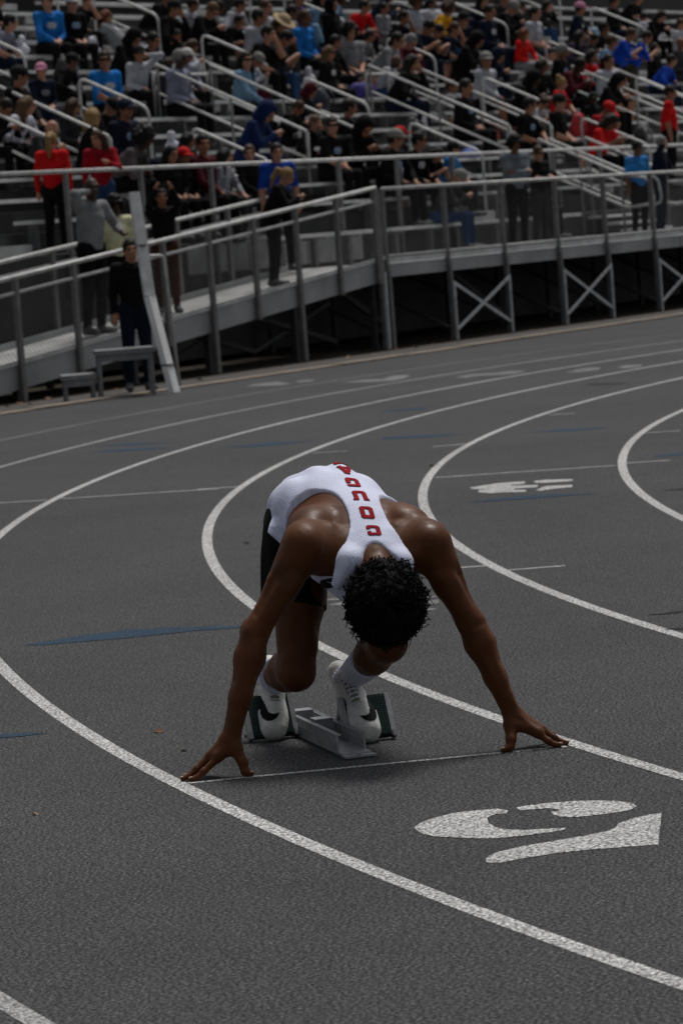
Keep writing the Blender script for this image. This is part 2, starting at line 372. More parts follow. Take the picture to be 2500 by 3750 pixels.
BLUE = [[[-1.351, 13.938], [-1.239, 14.032], [-1.132, 14.119], [-1.023, 14.179], [-0.928, 14.214], [-0.747, 14.171], [-0.448, 14.055], [-0.451, 13.989], [-0.659, 13.997], [-0.817, 13.948], [-0.975, 13.913], [-1.134, 13.912], [-1.267, 13.888]], [[-1.216, 11.417], [-1.137, 11.414], [-1.048, 11.366], [-1.124, 11.338], [-1.209, 11.337]], [[0.697, 19.258], [0.9, 19.37], [1.102, 19.418], [1.284, 19.334], [1.483, 19.206], [1.275, 19.206], [1.088, 19.188], [0.891, 19.204]], [[0.351, 25.53], [0.64, 25.469], [0.949, 25.244], [0.702, 25.147], [0.346, 25.287]], [[1.402, 24.892], [1.691, 24.961], [2.029, 24.761], [1.74, 24.672]], [[-0.898, 25.842], [-0.662, 25.821], [-0.514, 25.949], [-0.149, 25.682], [-0.361, 25.596], [-0.624, 25.506]], [[-1.929, 26.329], [-1.739, 26.445], [-1.452, 26.39], [-1.254, 26.106], [-1.578, 26.108]], [[-1.91, 27.047], [-1.632, 27.076], [-1.284, 26.803], [-1.617, 26.805]], [[0.417, 29.115], [0.796, 29.058], [0.787, 28.772], [0.413, 28.885]], [[2.016, 21.74], [2.232, 21.815], [2.21, 21.605], [2.062, 21.584]]]
DARK = [[[1.175, 13.412], [1.25, 13.431], [1.338, 13.481], [1.33, 13.406], [1.245, 13.381]], [[1.197, 12.909], [1.244, 12.936], [1.28, 12.938], [1.273, 12.869]], [[2.286, 31.005], [2.518, 30.831], [2.7, 30.515], [2.527, 30.527], [2.331, 30.682]], [[1.812, 19.094], [1.947, 19.161], [1.934, 19.036]]]
_s0, _s1 = Vector(START[0]), Vector(START[1])
stripe('start_line', _s0, _s1, 0.027, M_LINE, 0.0012)
for p in NUM5: flat('lane_number', p, M_LINE)
for p in NUM4: flat('lane_number', p, M_LINE)
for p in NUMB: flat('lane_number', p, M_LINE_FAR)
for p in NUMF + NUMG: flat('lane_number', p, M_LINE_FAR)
for a, b in THIN: stripe('mark_line', a, b, 0.035, M_LINE_FAINT, 0.0010)
for p in BLUE: flat('blue_mark', p, M_BLUE, 0.0019)
for p in DARK: flat('dark_mark', p, M_DARKMARK, 0.0019)

# ================================================================ starting blocks (runner frame: x across, y backwards)
M_ALU = mat('brushed_aluminium', (0.42, 0.43, 0.45), 0.42, 0.75, noise=(25, 0.18, 6), bump=(120, 0.12))
M_ALU_D = mat('dull_cast_aluminium', (0.28, 0.285, 0.30), 0.5, 0.7, noise=(30, 0.25, 6))
M_PAD = mat('green_rubber_pad', (0.006, 0.022, 0.018), 0.85, noise=(60, 0.4, 3))
M_PADTHREAD = mat('green_pad_weave', (0.018, 0.055, 0.045), 0.8)
M_BLACKMETAL = mat('black_metal', (0.012, 0.012, 0.013), 0.5, 0.3)
blocks = obj('starting_blocks', None, mw=RUN @ Matrix.Translation((-0.036, 0.215, 0.0)) @ Matrix.Rotation(R(5.0), 4, 'Z'),
             label='silver starting blocks with green woven pads under the sprinter\'s feet', cat='starting blocks')
# rail: a channel with two notched walls
L0, L1 = 0.0, 0.60
b = MB(); b.box((-0.048, L0-0.055, 0.004), (0.048, L1, 0.012)); b.build('rail_base', M_ALU, blocks)
def prism(poly, y0, y1):
    n = len(poly); v = [(x, y0, z) for x, z in poly] + [(x, y1, z) for x, z in poly]
    return v, [tuple(range(n))[::-1], tuple(range(n, 2*n))] + [(i, (i+1) % n, n + (i+1) % n, n + i) for i in range(n)]
for sx in (-1, 1):
    x0, x1 = sorted((sx*0.040, sx*0.047))
    w = MB().box((x0, L0, 0.012), (x1, L1, 0.040)); w.build('rail_wall', M_ALU, blocks)
    tooth = MB().box((x0+0.0005, 0, 0.0395), (x1-0.0005, 0.013, 0.066))
    tooth.box((min(sx*0.030, x1), 0.001, 0.060), (max(sx*0.030, x0), 0.012, 0.0655))
    tm = tooth.mesh('rail_tooth'); tm.materials.append(M_ALU)
    for i in range(22):
        obj('rail_tooth', tm, parent=blocks, mw=Matrix.Translation((0, L0 + 0.004 + i*0.0268, 0)))
nose = MB(); nose.add(*prism([(-0.05,0.003),(0.05,0.003),(0.05,0.009),(-0.05,0.009)], L0-0.10, L0-0.055)); nose.build('nose_plate', M_ALU, blocks)
MB().tube([(0,-0.08,0.009),(0,-0.08,0.013)], 0.008, 12).build('rivet', M_ALU_D, blocks)
MB().box((-0.030, 0.30, 0.012), (0.030, 0.36, 0.075)).build('slide_clamp', M_ALU_D, blocks)
MB().box((-0.030, 0.53, 0.012), (0.030, 0.585, 0.075)).build('slide_clamp', M_ALU_D, blocks)

def pedal(cx, y, tilt, w=0.160, h=0.145):
    """one foot pedal: woven pad between two cast side cheeks, leaning back"""
    P = Matrix.Translation((cx, y, 0.012)) @ Matrix.Rotation(R(-tilt), 4, 'X')
    p = obj('pedal', MB().box((-w/2+0.012, 0.0, 0.0), (w/2-0.012, 0.012, h)).mesh('pedal'), M_BLACKMETAL, blocks, P)
    pad = obj('pad', MB().box((-w/2+0.013, -0.009, 0.003), (w/2-0.013, -0.0005, h-0.004)).mesh('pad'), M_PAD, p)
    weave = MB()
    nx, nz = 15, 17
    for i in range(nx):
        for k in range(nz):
            x = -w/2 + 0.019 + i*(w-0.038)/(nx-1); z = 0.010 + k*(h-0.022)/(nz-1) + (0.002 if i % 2 else 0)
            weave.box((x-0.0032, -0.0125, z-0.0022), (x+0.0032, -0.008, z+0.0022))
    o = weave.build('pad_weave', M_PADTHREAD, p); o['kind'] = 'stuff'
    for sx in (-1, 1):
        ck = MB(); x0, x1 = sorted((sx*(w/2-0.012), sx*(w/2+0.004)))
        ck.box((x0, -0.012, 0.0), (x1, 0.014, h*0.99)); ck.build('side_cheek', M_ALU, p)
        MB().box((x0+0.002, -0.020, -0.006), (x1-0.002, 0.010, 0.016)).build('foot_lug', M_ALU_D, p)
        st = MB(); st.bar(((x0+x1)/2, 0.014, h*0.86), ((x0+x1)/2, 0.13, 0.06), 0.007, 0.02); st.build('back_strut', M_ALU_D, p)
    ax = MB().tube([(-w/2-0.01, 0.02, 0.02), (w/2+0.01, 0.02, 0.02)], 0.007, 8); ax.build('axle', M_ALU_D, p)
    return p
pedal(-0.130, 0.455, 27)
pedal(0.122, 0.195, 27)

# ================================================================ the sprinter (runner frame)
def skin_mat(name, col, rough=0.42, amt=0.22):
    m = bpy.data.materials.new(name); m.use_nodes = True; t = m.node_tree; b = t.nodes['Principled BSDF']
    b.inputs['Roughness'].default_value = rough; b.inputs['Specular IOR Level'].default_value = 0.22
    tc = t.nodes.new('ShaderNodeTexCoord'); n = t.nodes.new('ShaderNodeTexNoise'); n.inputs['Scale'].default_value = 9; n.inputs['Detail'].default_value = 6
    t.links.new(tc.outputs['Object'], n.inputs['Vector'])
    cr = t.nodes.new('ShaderNodeValToRGB'); cr.color_ramp.elements[0].position = 0.3; cr.color_ramp.elements[1].position = 0.7
    cr.color_ramp.elements[0].color = (*[c*(1-amt) for c in col], 1); cr.color_ramp.elements[1].color = (*[c*(1+amt) for c in col], 1)
    t.links.new(n.outputs['Fac'], cr.inputs['Fac']); t.links.new(cr.outputs[0], b.inputs['Base Color'])
    n2 = t.nodes.new('ShaderNodeTexNoise'); n2.inputs['Scale'].default_value = 260; n2.inputs['Detail'].default_value = 3
    t.links.new(tc.outputs['Object'], n2.inputs['Vector'])
    bp = t.nodes.new('ShaderNodeBump'); bp.inputs['Strength'].default_value = 0.22; bp.inputs['Distance'].default_value = 0.002
    n3 = t.nodes.new('ShaderNodeTexNoise'); n3.inputs['Scale'].default_value = 38; n3.inputs['Detail'].default_value = 5; t.links.new(tc.outputs['Object'], n3.inputs['Vector'])
    rr = t.nodes.new('ShaderNodeMapRange'); rr.inputs['From Min'].default_value = 0.3; rr.inputs['From Max'].default_value = 0.7; rr.inputs['To Min'].default_value = rough - .14; rr.inputs['To Max'].default_value = rough + .20
    t.links.new(n3.outputs['Fac'], rr.inputs['Value']); t.links.new(rr.outputs[0], b.inputs['Roughness'])
    t.links.new(n2.outputs['Fac'], bp.inputs['Height']); t.links.new(bp.outputs[0], b.inputs['Normal'])
    return m
M_SKIN = skin_mat('dark_brown_skin', (0.095, 0.0300, 0.0076), 0.46)
M_NAIL = mat('fingernail', (0.34, 0.20, 0.14), 0.35)

J = dict(shL=(-.155,.088,.672), shR=(.222,.085,.642), elL=(-.333,.07,.432), elR=(.330,.05,.403), wrL=(-.441,.035,.118), wrR=(.429,.0,.114),
         C7=(.052,.125,.638), hc=(.046,-.050,.497), hL=(-.088,.53,.70), hR=(.085,.53,.70), kL=(-.165,.375,.252), kR=(.10,.20,.338),
         aL=(-.188,.765,.195), aR=(.032,.555,.190))
J = {k: np.array(v) for k, v in J.items()}
def lerp(a, b, t): return a + (b - a) * t
RX = lambda d: Matrix.Rotation(R(d), 3, 'X')
RZ = lambda d: Matrix.Rotation(R(d), 3, 'Z')

def torso(v, g=0.0):
    """pelvis, ribs, shoulder girdle; g inflates it"""
    k = 0.05
    v.ell((0.0,.555,.735), (.150+g,.125+g,.128+g), k)
    v.ell((-.072,.605,.700), (.098+g,)*3, k); v.ell((.074,.605,.700), (.098+g,)*3, k)
    v.ell((.008,.43,.742), (.138+g,.17+g,.118+g), k, rot=RX(8))
    v.ell((.022,.285,.692), (.158+g,.185+g,.120+g), k, rot=RX(19))
    v.ell((.034,.15,.634), (.172+g,.112+g,.082+g), k, rot=RX(16))
def back_muscles(v, g=0.0):
    for s, sx, z in ((-1, -.105, .738), (1, .170, .722)):
        v.ell((sx,.195,z-.002), (.060+g,.088+g,.046+g), 0.028, rot=RX(20) @ RZ(s*28)); v.cone((sx-s*.03,.125,z-.022), .020+g, (sx+s*.055,.125,z-.030), .026+g, 0.02)          # shoulder blade
        v.cone((sx+s*.035,.20,z-.045), .058+g, (.02+s*.115,.41,.725), .05+g, 0.05)         # lat
        v.cone((sx-s*.025,.12,z-.062), .040+g, (.052+s*.03,.135,.655), .034+g, 0.03)             # upper trapezius
        v.cone((.048+s*.022,.19,.712), .022+g, (.012+s*.026,.46,.842), .022+g, 0.045)      # spinal erectors
v = Vol((-.68,-.30,-.02), (.66,.95,.95), 0.0042)
torso(v); back_muscles(v)
# spine groove
v.ell((.045,.22,.762), (.010,.12,.014), 0.02, rot=RX(26), neg=True)
# chest
v.ell((-.06,.17,.630), (.09,.08,.05), 0.05); v.ell((.12,.17,.622), (.09,.08,.05), 0.05)
# neck, head
v.cone(J['C7'] + (0,.01,-.012), .062, (.047,.005,.572), .057, 0.05)
HR = Matrix(((1,0,0),(0,.80,.60),(0,-.60,.80)))     # head frame: hangs, crown towards the camera
v.ell(J['hc'], (.077,.098,.108), 0.03, rot=RX(35))
v.ell(J['hc'] + (0,.055,-.055), (.062,.070,.075), 0.03, rot=RX(35))
v.cone(J['hc'] + (0,.115,-.045), .013, J['hc'] + (0,.128,-.085), .018, 0.015)      # nose, hidden under the brow
for s in (-1, 1):
    v.ell(J['hc'] + (s*.080,.035,.005), (.012,.020,.030), 0.012, rot=RX(30))       # ears
# arms
for S, s in (('L', -1), ('R', 1)):
    sh, el, wr = J['sh'+S], J['el'+S], J['wr'+S]
    ax = (el - sh) / np.linalg.norm(el - sh); out = np.array((s*.83,0,.55))
    v.cone(sh, .060, lerp(sh, el, .5), .046, 0.04); v.cone(lerp(sh, el, .5), .046, el, .039, 0.025)
    v.ell(sh + (s*.010,.002,.006), (.060,.064,.062), 0.05)                         # deltoid
    for dy, dz in ((-.034,-.004), (.004,.014), (.040,.006)):                         # its three heads
        v.cone(sh + (s*.004,dy*.8,.022+dz), .036, lerp(sh, el, .42) + np.array((s*.030,dy*.35,.012)), .020, 0.012)
    for t_ in (.40,.50,.60,.70,.80):                                                    # groove between biceps and triceps
        v.ell(lerp(sh, el, t_) + np.array((s*.040,-.036,.022)), (.010,.012,.020), 0.018, neg=True)
    v.ell(lerp(sh, el, .40) + np.array((-s*.034,-.044,-.018)), (.010,.012,.020), 0.02, neg=True)
    fw_ = np.array((0,-1,0.15))
    for q in (-.6, .1, .75):                                                            # raised veins on the forearm
        wv = [lerp(el, wr, t) + fw_*(.0405 - .0155*t + .0015*math.sin(9*t+q*5)) + np.array((s*.02*q*(1-.4*t) + .004*math.sin(8*t+q*9), 0, .006*q)) for t in (.12,.26,.4,.54,.68,.82,.96)]
        v.chain(wv, (.0030,.0036,.0036,.0034,.0032,.0030,.0026), 0.006)
    v.ell(lerp(sh, el, .22) + out*.016, (.046,.048,.066), 0.02, rot=Matrix.Rotation(R(s*-30), 3, 'Y'))
    v.cone(lerp(sh, el, .30) + (s*.004,.022,.0), .042, lerp(sh, el, .72) + (0,.018,0), .036, 0.012)   # triceps
    v.cone(lerp(sh, el, .38) + (-s*.010,-.020,-.004), .037, lerp(sh, el, .85) + (-s*.006,-.014,0), .030, 0.010)  # biceps
    v.ell(el + (s*.020,.018,.0), (.024,.024,.032), 0.012)
    v.cone(el, .039, lerp(el, wr, .25), .0435, 0.025); v.cone(lerp(el, wr, .25), .0435, lerp(el, wr, .62), .0335, 0.03)
    v.cone(lerp(el, wr, .62), .0335, wr, .0275, 0.02)
    v.cone(lerp(el, wr, .02) + (s*.014,-.012,0), .030, lerp(el, wr, .42) + (s*.008,-.008,0), .027, 0.010)   # brachioradialis
    v.ell(wr + (s*.016,.012,.004), (.012,.012,.014), 0.012)
    v.cone(sh + (-s*.05,.03,-.02), .055, sh + (s*.0,.06,-.03), .05, 0.045)           # armpit web
# hands: palm, four fingers and a thumb resting on their tips
H = dict(
 L=dict(kn=[(-.487,.022,.062),(-.508,.046,.066),(-.506,.070,.058),(-.498,.092,.048)],
        pip=[(-.536,.010,.027),(-.553,.038,.032),(-.545,.073,.028),(-.528,.102,.022)],
        dip=[(-.557,.007,.012),(-.578,.034,.013),(-.566,.074,.013),(-.546,.107,.011)],
        tip=[(-.576,.006,.0085),(-.600,.031,.0085),(-.583,.076,.0085),(-.560,.111,.008)],
        th=[(-.432,.020,.088),(-.416,.000,.044),(-.412,-.008,.016),(-.394,-.014,.0095)]),
 R=dict(kn=[(.497,-.052,.046),(.514,-.030,.054),(.514,-.004,.050),(.504,.020,.042)],
        pip=[(.524,-.066,.022),(.548,-.043,.027),(.553,-.006,.029),(.538,.028,.022)],
        dip=[(.540,-.071,.011),(.567,-.046,.013),(.566,-.003,.014),(.550,.034,.011)],
        tip=[(.557,-.074,.0085),(.586,-.048,.0085),(.572,.002,.0085),(.558,.039,.008)],
        th=[(.420,-.020,.078),(.411,-.048,.036),(.404,-.058,.014),(.379,-.064,.0095)]))
FR = [(.0125,.0105,.0092,.0082),(.0128,.0108,.0094,.0083),(.0122,.0102,.0090,.0080),(.0108,.0090,.0080,.0072)]
for S, s in (('L', -1), ('R', 1)):
    h = H[S]; wr = J['wr'+S]
    for i in range(4):
        kn = np.array(h['kn'][i])
        v.cone(lerp(wr, kn, .12), .020, kn, .0145, 0.016)
        v.chain([kn, np.array(h['pip'][i]), np.array(h['dip'][i]), np.array(h['tip'][i])], FR[i], 0.006)
        v.ell(kn + (0,-.002,.004), (.0125,.0125,.0115), 0.006)
        v.cone(lerp(wr, kn, .25) + (0,-.016,.008), .0045, kn + (0,-.006,.009), .0052, 0.006)
        v.ell(np.array(h['pip'][i]) + (0,0,.0015), (.0112,)*3, 0.004)
    th = [np.array(p) for p in h['th']]
    v.cone(lerp(wr, th[0], .3), .021, th[0], .021, 0.02); v.chain(th, (.021,.0155,.0125,.0092), 0.010)
    v.cone(th[0], .016, np.array(h['kn'][0]) + (0,.0,.006), .013, 0.016)            # web between thumb and finger
# legs
for S, s in (('L', -1), ('R', 1)):
    hp, kn, an = J['h'+S], J['k'+S], J['a'+S]
    v.cone(hp, .092, lerp(hp, kn, .5), .080, 0.05); v.cone(lerp(hp, kn, .5), .080, kn, .056, 0.04)
    v.ell(lerp(hp, kn, .80) + (-s*.020,-.022,.0), (.040,.040,.062), 0.015)             # inner quad
    v.ell(lerp(hp, kn, .72) + (s*.022,-.022,.0), (.040,.042,.075), 0.015)
    v.ell(kn + (0,-.020,-.004), (.040,.036,.040), 0.012)                              # knee cap
    v.cone(kn, .053, lerp(kn, an, .35), .054, 0.035); v.cone(lerp(kn, an, .35), .054, an, .034, 0.03)
    back = np.array((0,.02,.045)) if S == 'L' else np.array((0,.03,.02))
    v.ell(lerp(kn, an, .30) + back*.6, (.046,.075,.046), 0.03)                         # calf
# feet inside the shoes
TOE = dict(L=np.array((-.203,.650,.035)), R=np.array((.058,.405,.035)))
HEEL = dict(L=np.array((-.172,.815,.232)), R=np.array((.010,.590,.222)))
for S in 'LR': v.chain([J['a'+S], lerp(HEEL[S], TOE[S], .45), TOE[S]], (.034,.032,.026), 0.02)
body_me = vol_mesh('sprinter', v, [M_SKIN], smooth=2)
sprinter = obj('person', body_me, mw=RUN, label='sprinter in white singlet and black shorts crouched in the starting blocks', cat='person')

# nails
for S in 'LR':
    for i in range(4):
        d, t = np.array(H[S]['dip'][i]), np.array(H[S]['tip'][i]); ax = (t-d)/np.linalg.norm(t-d); c = t + ax*.002 + np.array((0,-.0015,.0062))
        nv = Vol(c-.016, c+.016, 0.0018); side = np.cross(ax, (0,0,1)); side /= np.linalg.norm(side); up = np.cross(side, ax)
        nv.ell(c, (.0085,.0058,.0026), 0, rot=Matrix((ax, side, up)).transposed()); obj('fingernail', vol_mesh('fingernail', nv), M_NAIL, sprinter)
    d, t = [np.array(q) for q in H[S]['th'][2:]]; ax = (t-d)/np.linalg.norm(t-d); c = t + np.array((0,-.002,.0066))
    nv = Vol(c-.018, c+.018, 0.0018); side = np.cross(ax, (0,0,1)); side /= np.linalg.norm(side); up = np.cross(side, ax)
    nv.ell(c, (.0095,.0068,.003), 0, rot=Matrix((ax, side, up)).transposed()); obj('fingernail', vol_mesh('fingernail', nv), M_NAIL, sprinter)

# ---------------------------------------------------------------- singlet
def mesh_cloth(name, col, pitch=0.0056, hole=0.68):
    """white athletic mesh: rows of small dark pores, fine folds"""
    m = bpy.data.materials.new(name); m.use_nodes = True; t = m.node_tree; b = t.nodes['Principled BSDF']
    b.inputs['Roughness'].default_value = 0.75; b.inputs['Sheen Weight'].default_value = 0.1
    tc = t.nodes.new('ShaderNodeTexCoord'); mp = t.nodes.new('ShaderNodeMapping'); mp.inputs['Scale'].default_value = (1/pitch, 1/(pitch*1.5), 0.001); mp.inputs['Rotation'].default_value = (0,0,R(22))
    t.links.new(tc.outputs['Object'], mp.inputs['Vector'])
    vo = t.nodes.new('ShaderNodeTexVoronoi'); vo.voronoi_dimensions = '2D'; vo.inputs['Scale'].default_value = 1; vo.inputs['Randomness'].default_value = 0.12
    t.links.new(mp.outputs[0], vo.inputs['Vector'])
    mr = t.nodes.new('ShaderNodeMapRange'); mr.inputs['From Min'].default_value = 0.16; mr.inputs['From Max'].default_value = 0.30
    mr.inputs['To Min'].default_value = hole; mr.inputs['To Max'].default_value = 1
    t.links.new(vo.outputs['Distance'], mr.inputs['Value'])
    n = t.nodes.new('ShaderNodeTexNoise'); n.inputs['Scale'].default_value = 13; n.inputs['Detail'].default_value = 3; t.links.new(tc.outputs['Object'], n.inputs['Vector'])
    mx = t.nodes.new('ShaderNodeMix'); mx.data_type = 'RGBA'; mx.blend_type = 'MULTIPLY'; mx.inputs['Factor'].default_value = 1
    mx.inputs[6].default_value = (*col, 1); t.links.new(mr.outputs[0], mx.inputs[7]); t.links.new(mx.outputs[2], b.inputs['Base Color'])
    ad = t.nodes.new('ShaderNodeMath'); ad.operation = 'MULTIPLY_ADD'; ad.inputs[1].default_value = 0.12
    t.links.new(mr.outputs[0], ad.inputs[0]); t.links.new(n.outputs['Fac'], ad.inputs[2])
    bp = t.nodes.new('ShaderNodeBump'); bp.inputs['Strength'].default_value = 0.45; bp.inputs['Distance'].default_value = 0.012
    t.links.new(ad.outputs[0], bp.inputs['Height']); t.links.new(bp.outputs[0], b.inputs['Normal'])
    return m
M_SINGLET = mesh_cloth('white_mesh_cloth', (0.74, 0.78, 0.98))
M_TRIM = mat('white_cloth_trim', (0.70, 0.74, 0.95), 0.8, noise=(20, .12, 4), spec=0.2)
M_RED = mat('red_print', (0.30, 0.007, 0.013), 0.8, noise=(90, 0.2, 2), spec=0.1)
M_REDEDGE = mat('dark_print_edge', (0.02, 0.004, 0.006), 0.8, spec=0.1)
M_BLACKCLOTH = mat('black_shorts_cloth', (0.0050, 0.0050, 0.0060), 0.9, noise=(40, 0.3, 3), bump=(25, 0.3), spec=0.12)
M_BLACKPRINT = mat('black_print', (0.005, 0.005, 0.006), 0.7, spec=.15)

sv = Vol((-.30,-.02,.40), (.34,.80,.95), 0.0042)
torso(sv, .0085); 
for s, sx, z in ((-1, -.105, .738), (1, .170, .722)):
    sv.cone((.048+s*.022,.19,.712), .030, (.012+s*.026,.46,.842), .030, 0.045)
    sv.cone((sx+s*.035,.20,z-.045), .066, (.02+s*.115,.41,.725), .058, 0.05)
    sv.cone((sx-s*.025,.12,z-.062), .048, (.052+s*.03,.135,.655), .042, 0.03)
    # strap over the shoulder beside the neck
sv.chain([(-.035,.14,.668),(-.036,.040,.622),(-.080,.045,.560)], (.044,.036,.030), 0.03); sv.cone((.135,.135,.655), .044, (.122,.035,.602), .036, 0.03); sv.cone((.122,.035,.602), .036, (.118,.02,.545), .028, 0.03)
sv.cone(J['C7'] + (0,.02,-.012), .071, J['C7'] + (0,-.03,-.03), .069, 0.04)
sv.ell((.005,.60,.745), (.165,.085,.120), 0.04)
sv.ell((-.02,.44,.78), (.165,.12,.095), 0.04)
sv.ell((-.085,.50,.755), (.105,.12,.085), 0.04)
fold = lambda x, y, z: 0.0075*np.sin(40*(x*0.8 + y*0.55) + 5*np.sin(9*z) + 6*np.sin(7*x)) * np.clip((y-.36)*6, 0, 1) + 0.0030*np.sin(70*(x - .4*y) + 4*z + 3*np.sin(12*y))*np.clip((y-.30)*6, 0, 1)
sv.D = sv.D + fold(sv.ax[0][:,None,None], sv.ax[1][None,:,None], sv.ax[2][None,None,:]).astype(np.float32)
def seg(v0, pts, r, k=.02):
    pass
# arm holes, neck hole, lower hem
def ell2(x, y, cx, cy, rx, ry, p=2.4): return (np.abs((x-cx)/rx)**p + np.abs((y-cy)/ry)**p)**(1/p) - 1
def cutter(x, y, z):
    zz = z - .70
    aL = -.11*ell2(x + .12*zz, y, -.165, .185, .168, .165)
    aR = -.11*ell2(x + .12*zz, y, .270, .165, .152, .195)
    neck = -(.062 - np.sqrt((x-.047)**2 + ((y-.03)/1.15)**2 + 0*z))
    nk = -.1*(1 - np.sqrt(((x-.047)/.066)**2 + ((y-.020)/.088)**2 + 0*z))
    hem = (y - .66 - .42*(z - .88))
    lowF = np.where(y < .30, .50 - z, -1)
    return np.maximum(np.maximum(np.maximum(aL, aR), -nk*0 + (-.1*(np.sqrt(((x-.052+.10*(z-.62))/.070)**2 + ((y+.066)/.112)**2 + 0*z) - 1))), np.maximum(hem, np.where(y < .10, .45, .60) - z + 0*x))
sv.cut(cutter)
sing_me = vol_mesh('singlet', sv, smooth=2)
singlet = obj('singlet', sing_me, M_SINGLET, sprinter); singlet['label'] = 'white mesh singlet with red letters down the back'
SB = bvh_of(sing_me)

def sheet(name, rows, m, parent, th=0.003, sub=6):
    """thin cloth sheet through a grid of points"""
    P = [[Vector(p) for p in r] for r in rows]; nu, nv_ = len(P), len(P[0])
    def at(u, w):
        i = min(int(u), nu-2); j = min(int(w), nv_-2); a, c = u-i, w-j
        return (P[i][j]*(1-a) + P[i+1][j]*a)*(1-c) + (P[i][j+1]*(1-a) + P[i+1][j+1]*a)*c
    U, Wn = (nu-1)*sub+1, (nv_-1)*sub+1
    vs = [at(i/sub, j/sub) for i in range(U) for j in range(Wn)]
    fs = [(i*Wn+j, i*Wn+j+1, (i+1)*Wn+j+1, (i+1)*Wn+j) for i in range(U-1) for j in range(Wn-1)]
    me = mesh(name, [tuple(p) for p in vs], fs, True); o = obj(name, me, m, parent)
    md = o.modifiers.new('thickness', 'SOLIDIFY'); md.thickness = th; md.offset = 0
    ms = o.modifiers.new('soft', 'SMOOTH'); ms.iterations = 3
    return o
# loose hem hanging at the hip, and the front of the singlet hanging under the chest
sheet('loose_hem', [[(-.120,.37,.760),(-.150,.40,.780),(-.165,.46,.785)],[(-.140,.365,.715),(-.172,.40,.742),(-.190,.44,.745)],[(-.152,.375,.676),(-.190,.395,.708),(-.208,.415,.722)],[(-.172,.385,.648),(-.190,.39,.668),(-.219,.40,.700)]], M_SINGLET, singlet)
front = sheet('hanging_front', [[(-.155,.22,.640),(-.115,.10,.628),(-.05,.07,.600),(.05,.07,.58),(.14,.09,.58),(.18,.18,.60)],[(-.140,.21,.600),(-.105,.11,.580),(-.050,.085,.550),(.05,.08,.54),(.12,.10,.54),(.16,.18,.57)],[(-.124,.20,.562),(-.092,.13,.532),(-.054,.10,.490),(.03,.10,.500),(.10,.12,.515),(.14,.18,.55)]], M_TRIM, singlet)

# red letters down the spine, neck to hip, each upright for someone standing behind
def rect(x0, y0, x1, y1): return [(x0,y0),(x1,y0),(x1,y1),(x0,y1)]
def octo(x0, y0, x1, y1, c): return [(x0+c,y0),(x1-c,y0),(x1,y0+c),(x1,y1-c),(x1-c,y1),(x0+c,y1),(x0,y1-c),(x0,y0+c)]
LET = {
 'C': ([octo(0,0,4,5,.7)], [rect(1.25,1.2,2.8,3.8), rect(2.7,1.9,4.2,3.1)]),
 'O': ([octo(0,0,4,5,.7)], [octo(1.3,1.1,2.7,3.9,.3)]),
 'U': ([[(0,5),(0,.7),(.7,0),(3.3,0),(4,.7),(4,5)], rect(-.3,4.2,1.6,5), rect(2.4,4.2,4.3,5)], [rect(1.3,1.2,2.7,5.2)]),
 'G': ([octo(0,0,4,5,.7)], [rect(1.25,1.2,2.7,3.8), rect(2.6,3.0,4.2,3.75), rect(1.25,2.4,2.0,3.0)]),
 'A': ([[(-.2,0),(1.3,5),(2.7,5),(4.2,0),(2.9,0),(2.6,1.1),(1.4,1.1),(1.1,0)]], [[(1.7,2.0),(2.3,2.0),(2.0,3.4)]]),
 'R': ([[(0,0),(0,5),(3.3,5),(4,4.3),(4,2.7),(3.4,2.1),(4.2,0),(2.8,0),(2.1,1.9),(1.3,1.9),(1.3,0)]], [rect(1.3,3.0,2.7,3.9)]),
 'S': ([octo(0,0,4,5,.7)], [rect(1.3,3.0,4.1,3.8), rect(-.1,1.2,2.7,2.0)])}
for ch, cx, cy, sy in (('C',.056,.080,.0068),('O',.052,.145,.0088),('U',.050,.223,.0106),('G',.047,.308,.0114),('A',.043,.390,.0115),('R',.040,.468,.0115),('S',.037,.540,.010)):
    A, Hs = LET[ch]; sx = .0102
    to3 = lambda x, y, cx=cx, cy=cy, sy=sy: (cx - (x-2)*sx, cy - (y-2.5)*sy, 1.05)
    for q, lift, m in (('letter_edge', .0016, M_REDEDGE), ('letter', .0028, M_RED)):
        g = 0.15 if q == 'letter_edge' else 0
        A2 = A if not g else [[(2+(x-2)*(1+g/2), 2.5+(y-2.5)*(1+g/2.5)) for x, y in a] for a in A]
        decal(q, A2, to3, (0,0,-1), SB, m, singlet, res=.2, lift=lift, holes=Hs, maxlen=.02)
# emblem on the hanging front
_dg = bpy.context.evaluated_depsgraph_get(); _dg.update()
fe = front.evaluated_get(_dg); fm = fe.to_mesh(); FB = bvh_of(fm); fe.to_mesh_clear()
emb = [(-.086 + .024*math.cos(a)*(1+.12*math.cos(3*a)), .553 + .016*math.sin(a)*(1+.1*math.sin(2*a))) for a in [i*2*math.pi/28 for i in range(28)]]
decal('emblem', [emb], lambda x, y: (x, -.2, y), (0,1,0), FB, M_BLACKPRINT, singlet, res=.0025, lift=.003, holes=[[(-.094,.561),(-.082,.556),(-.070,.565),(-.078,.552),(-.090,.554)]])

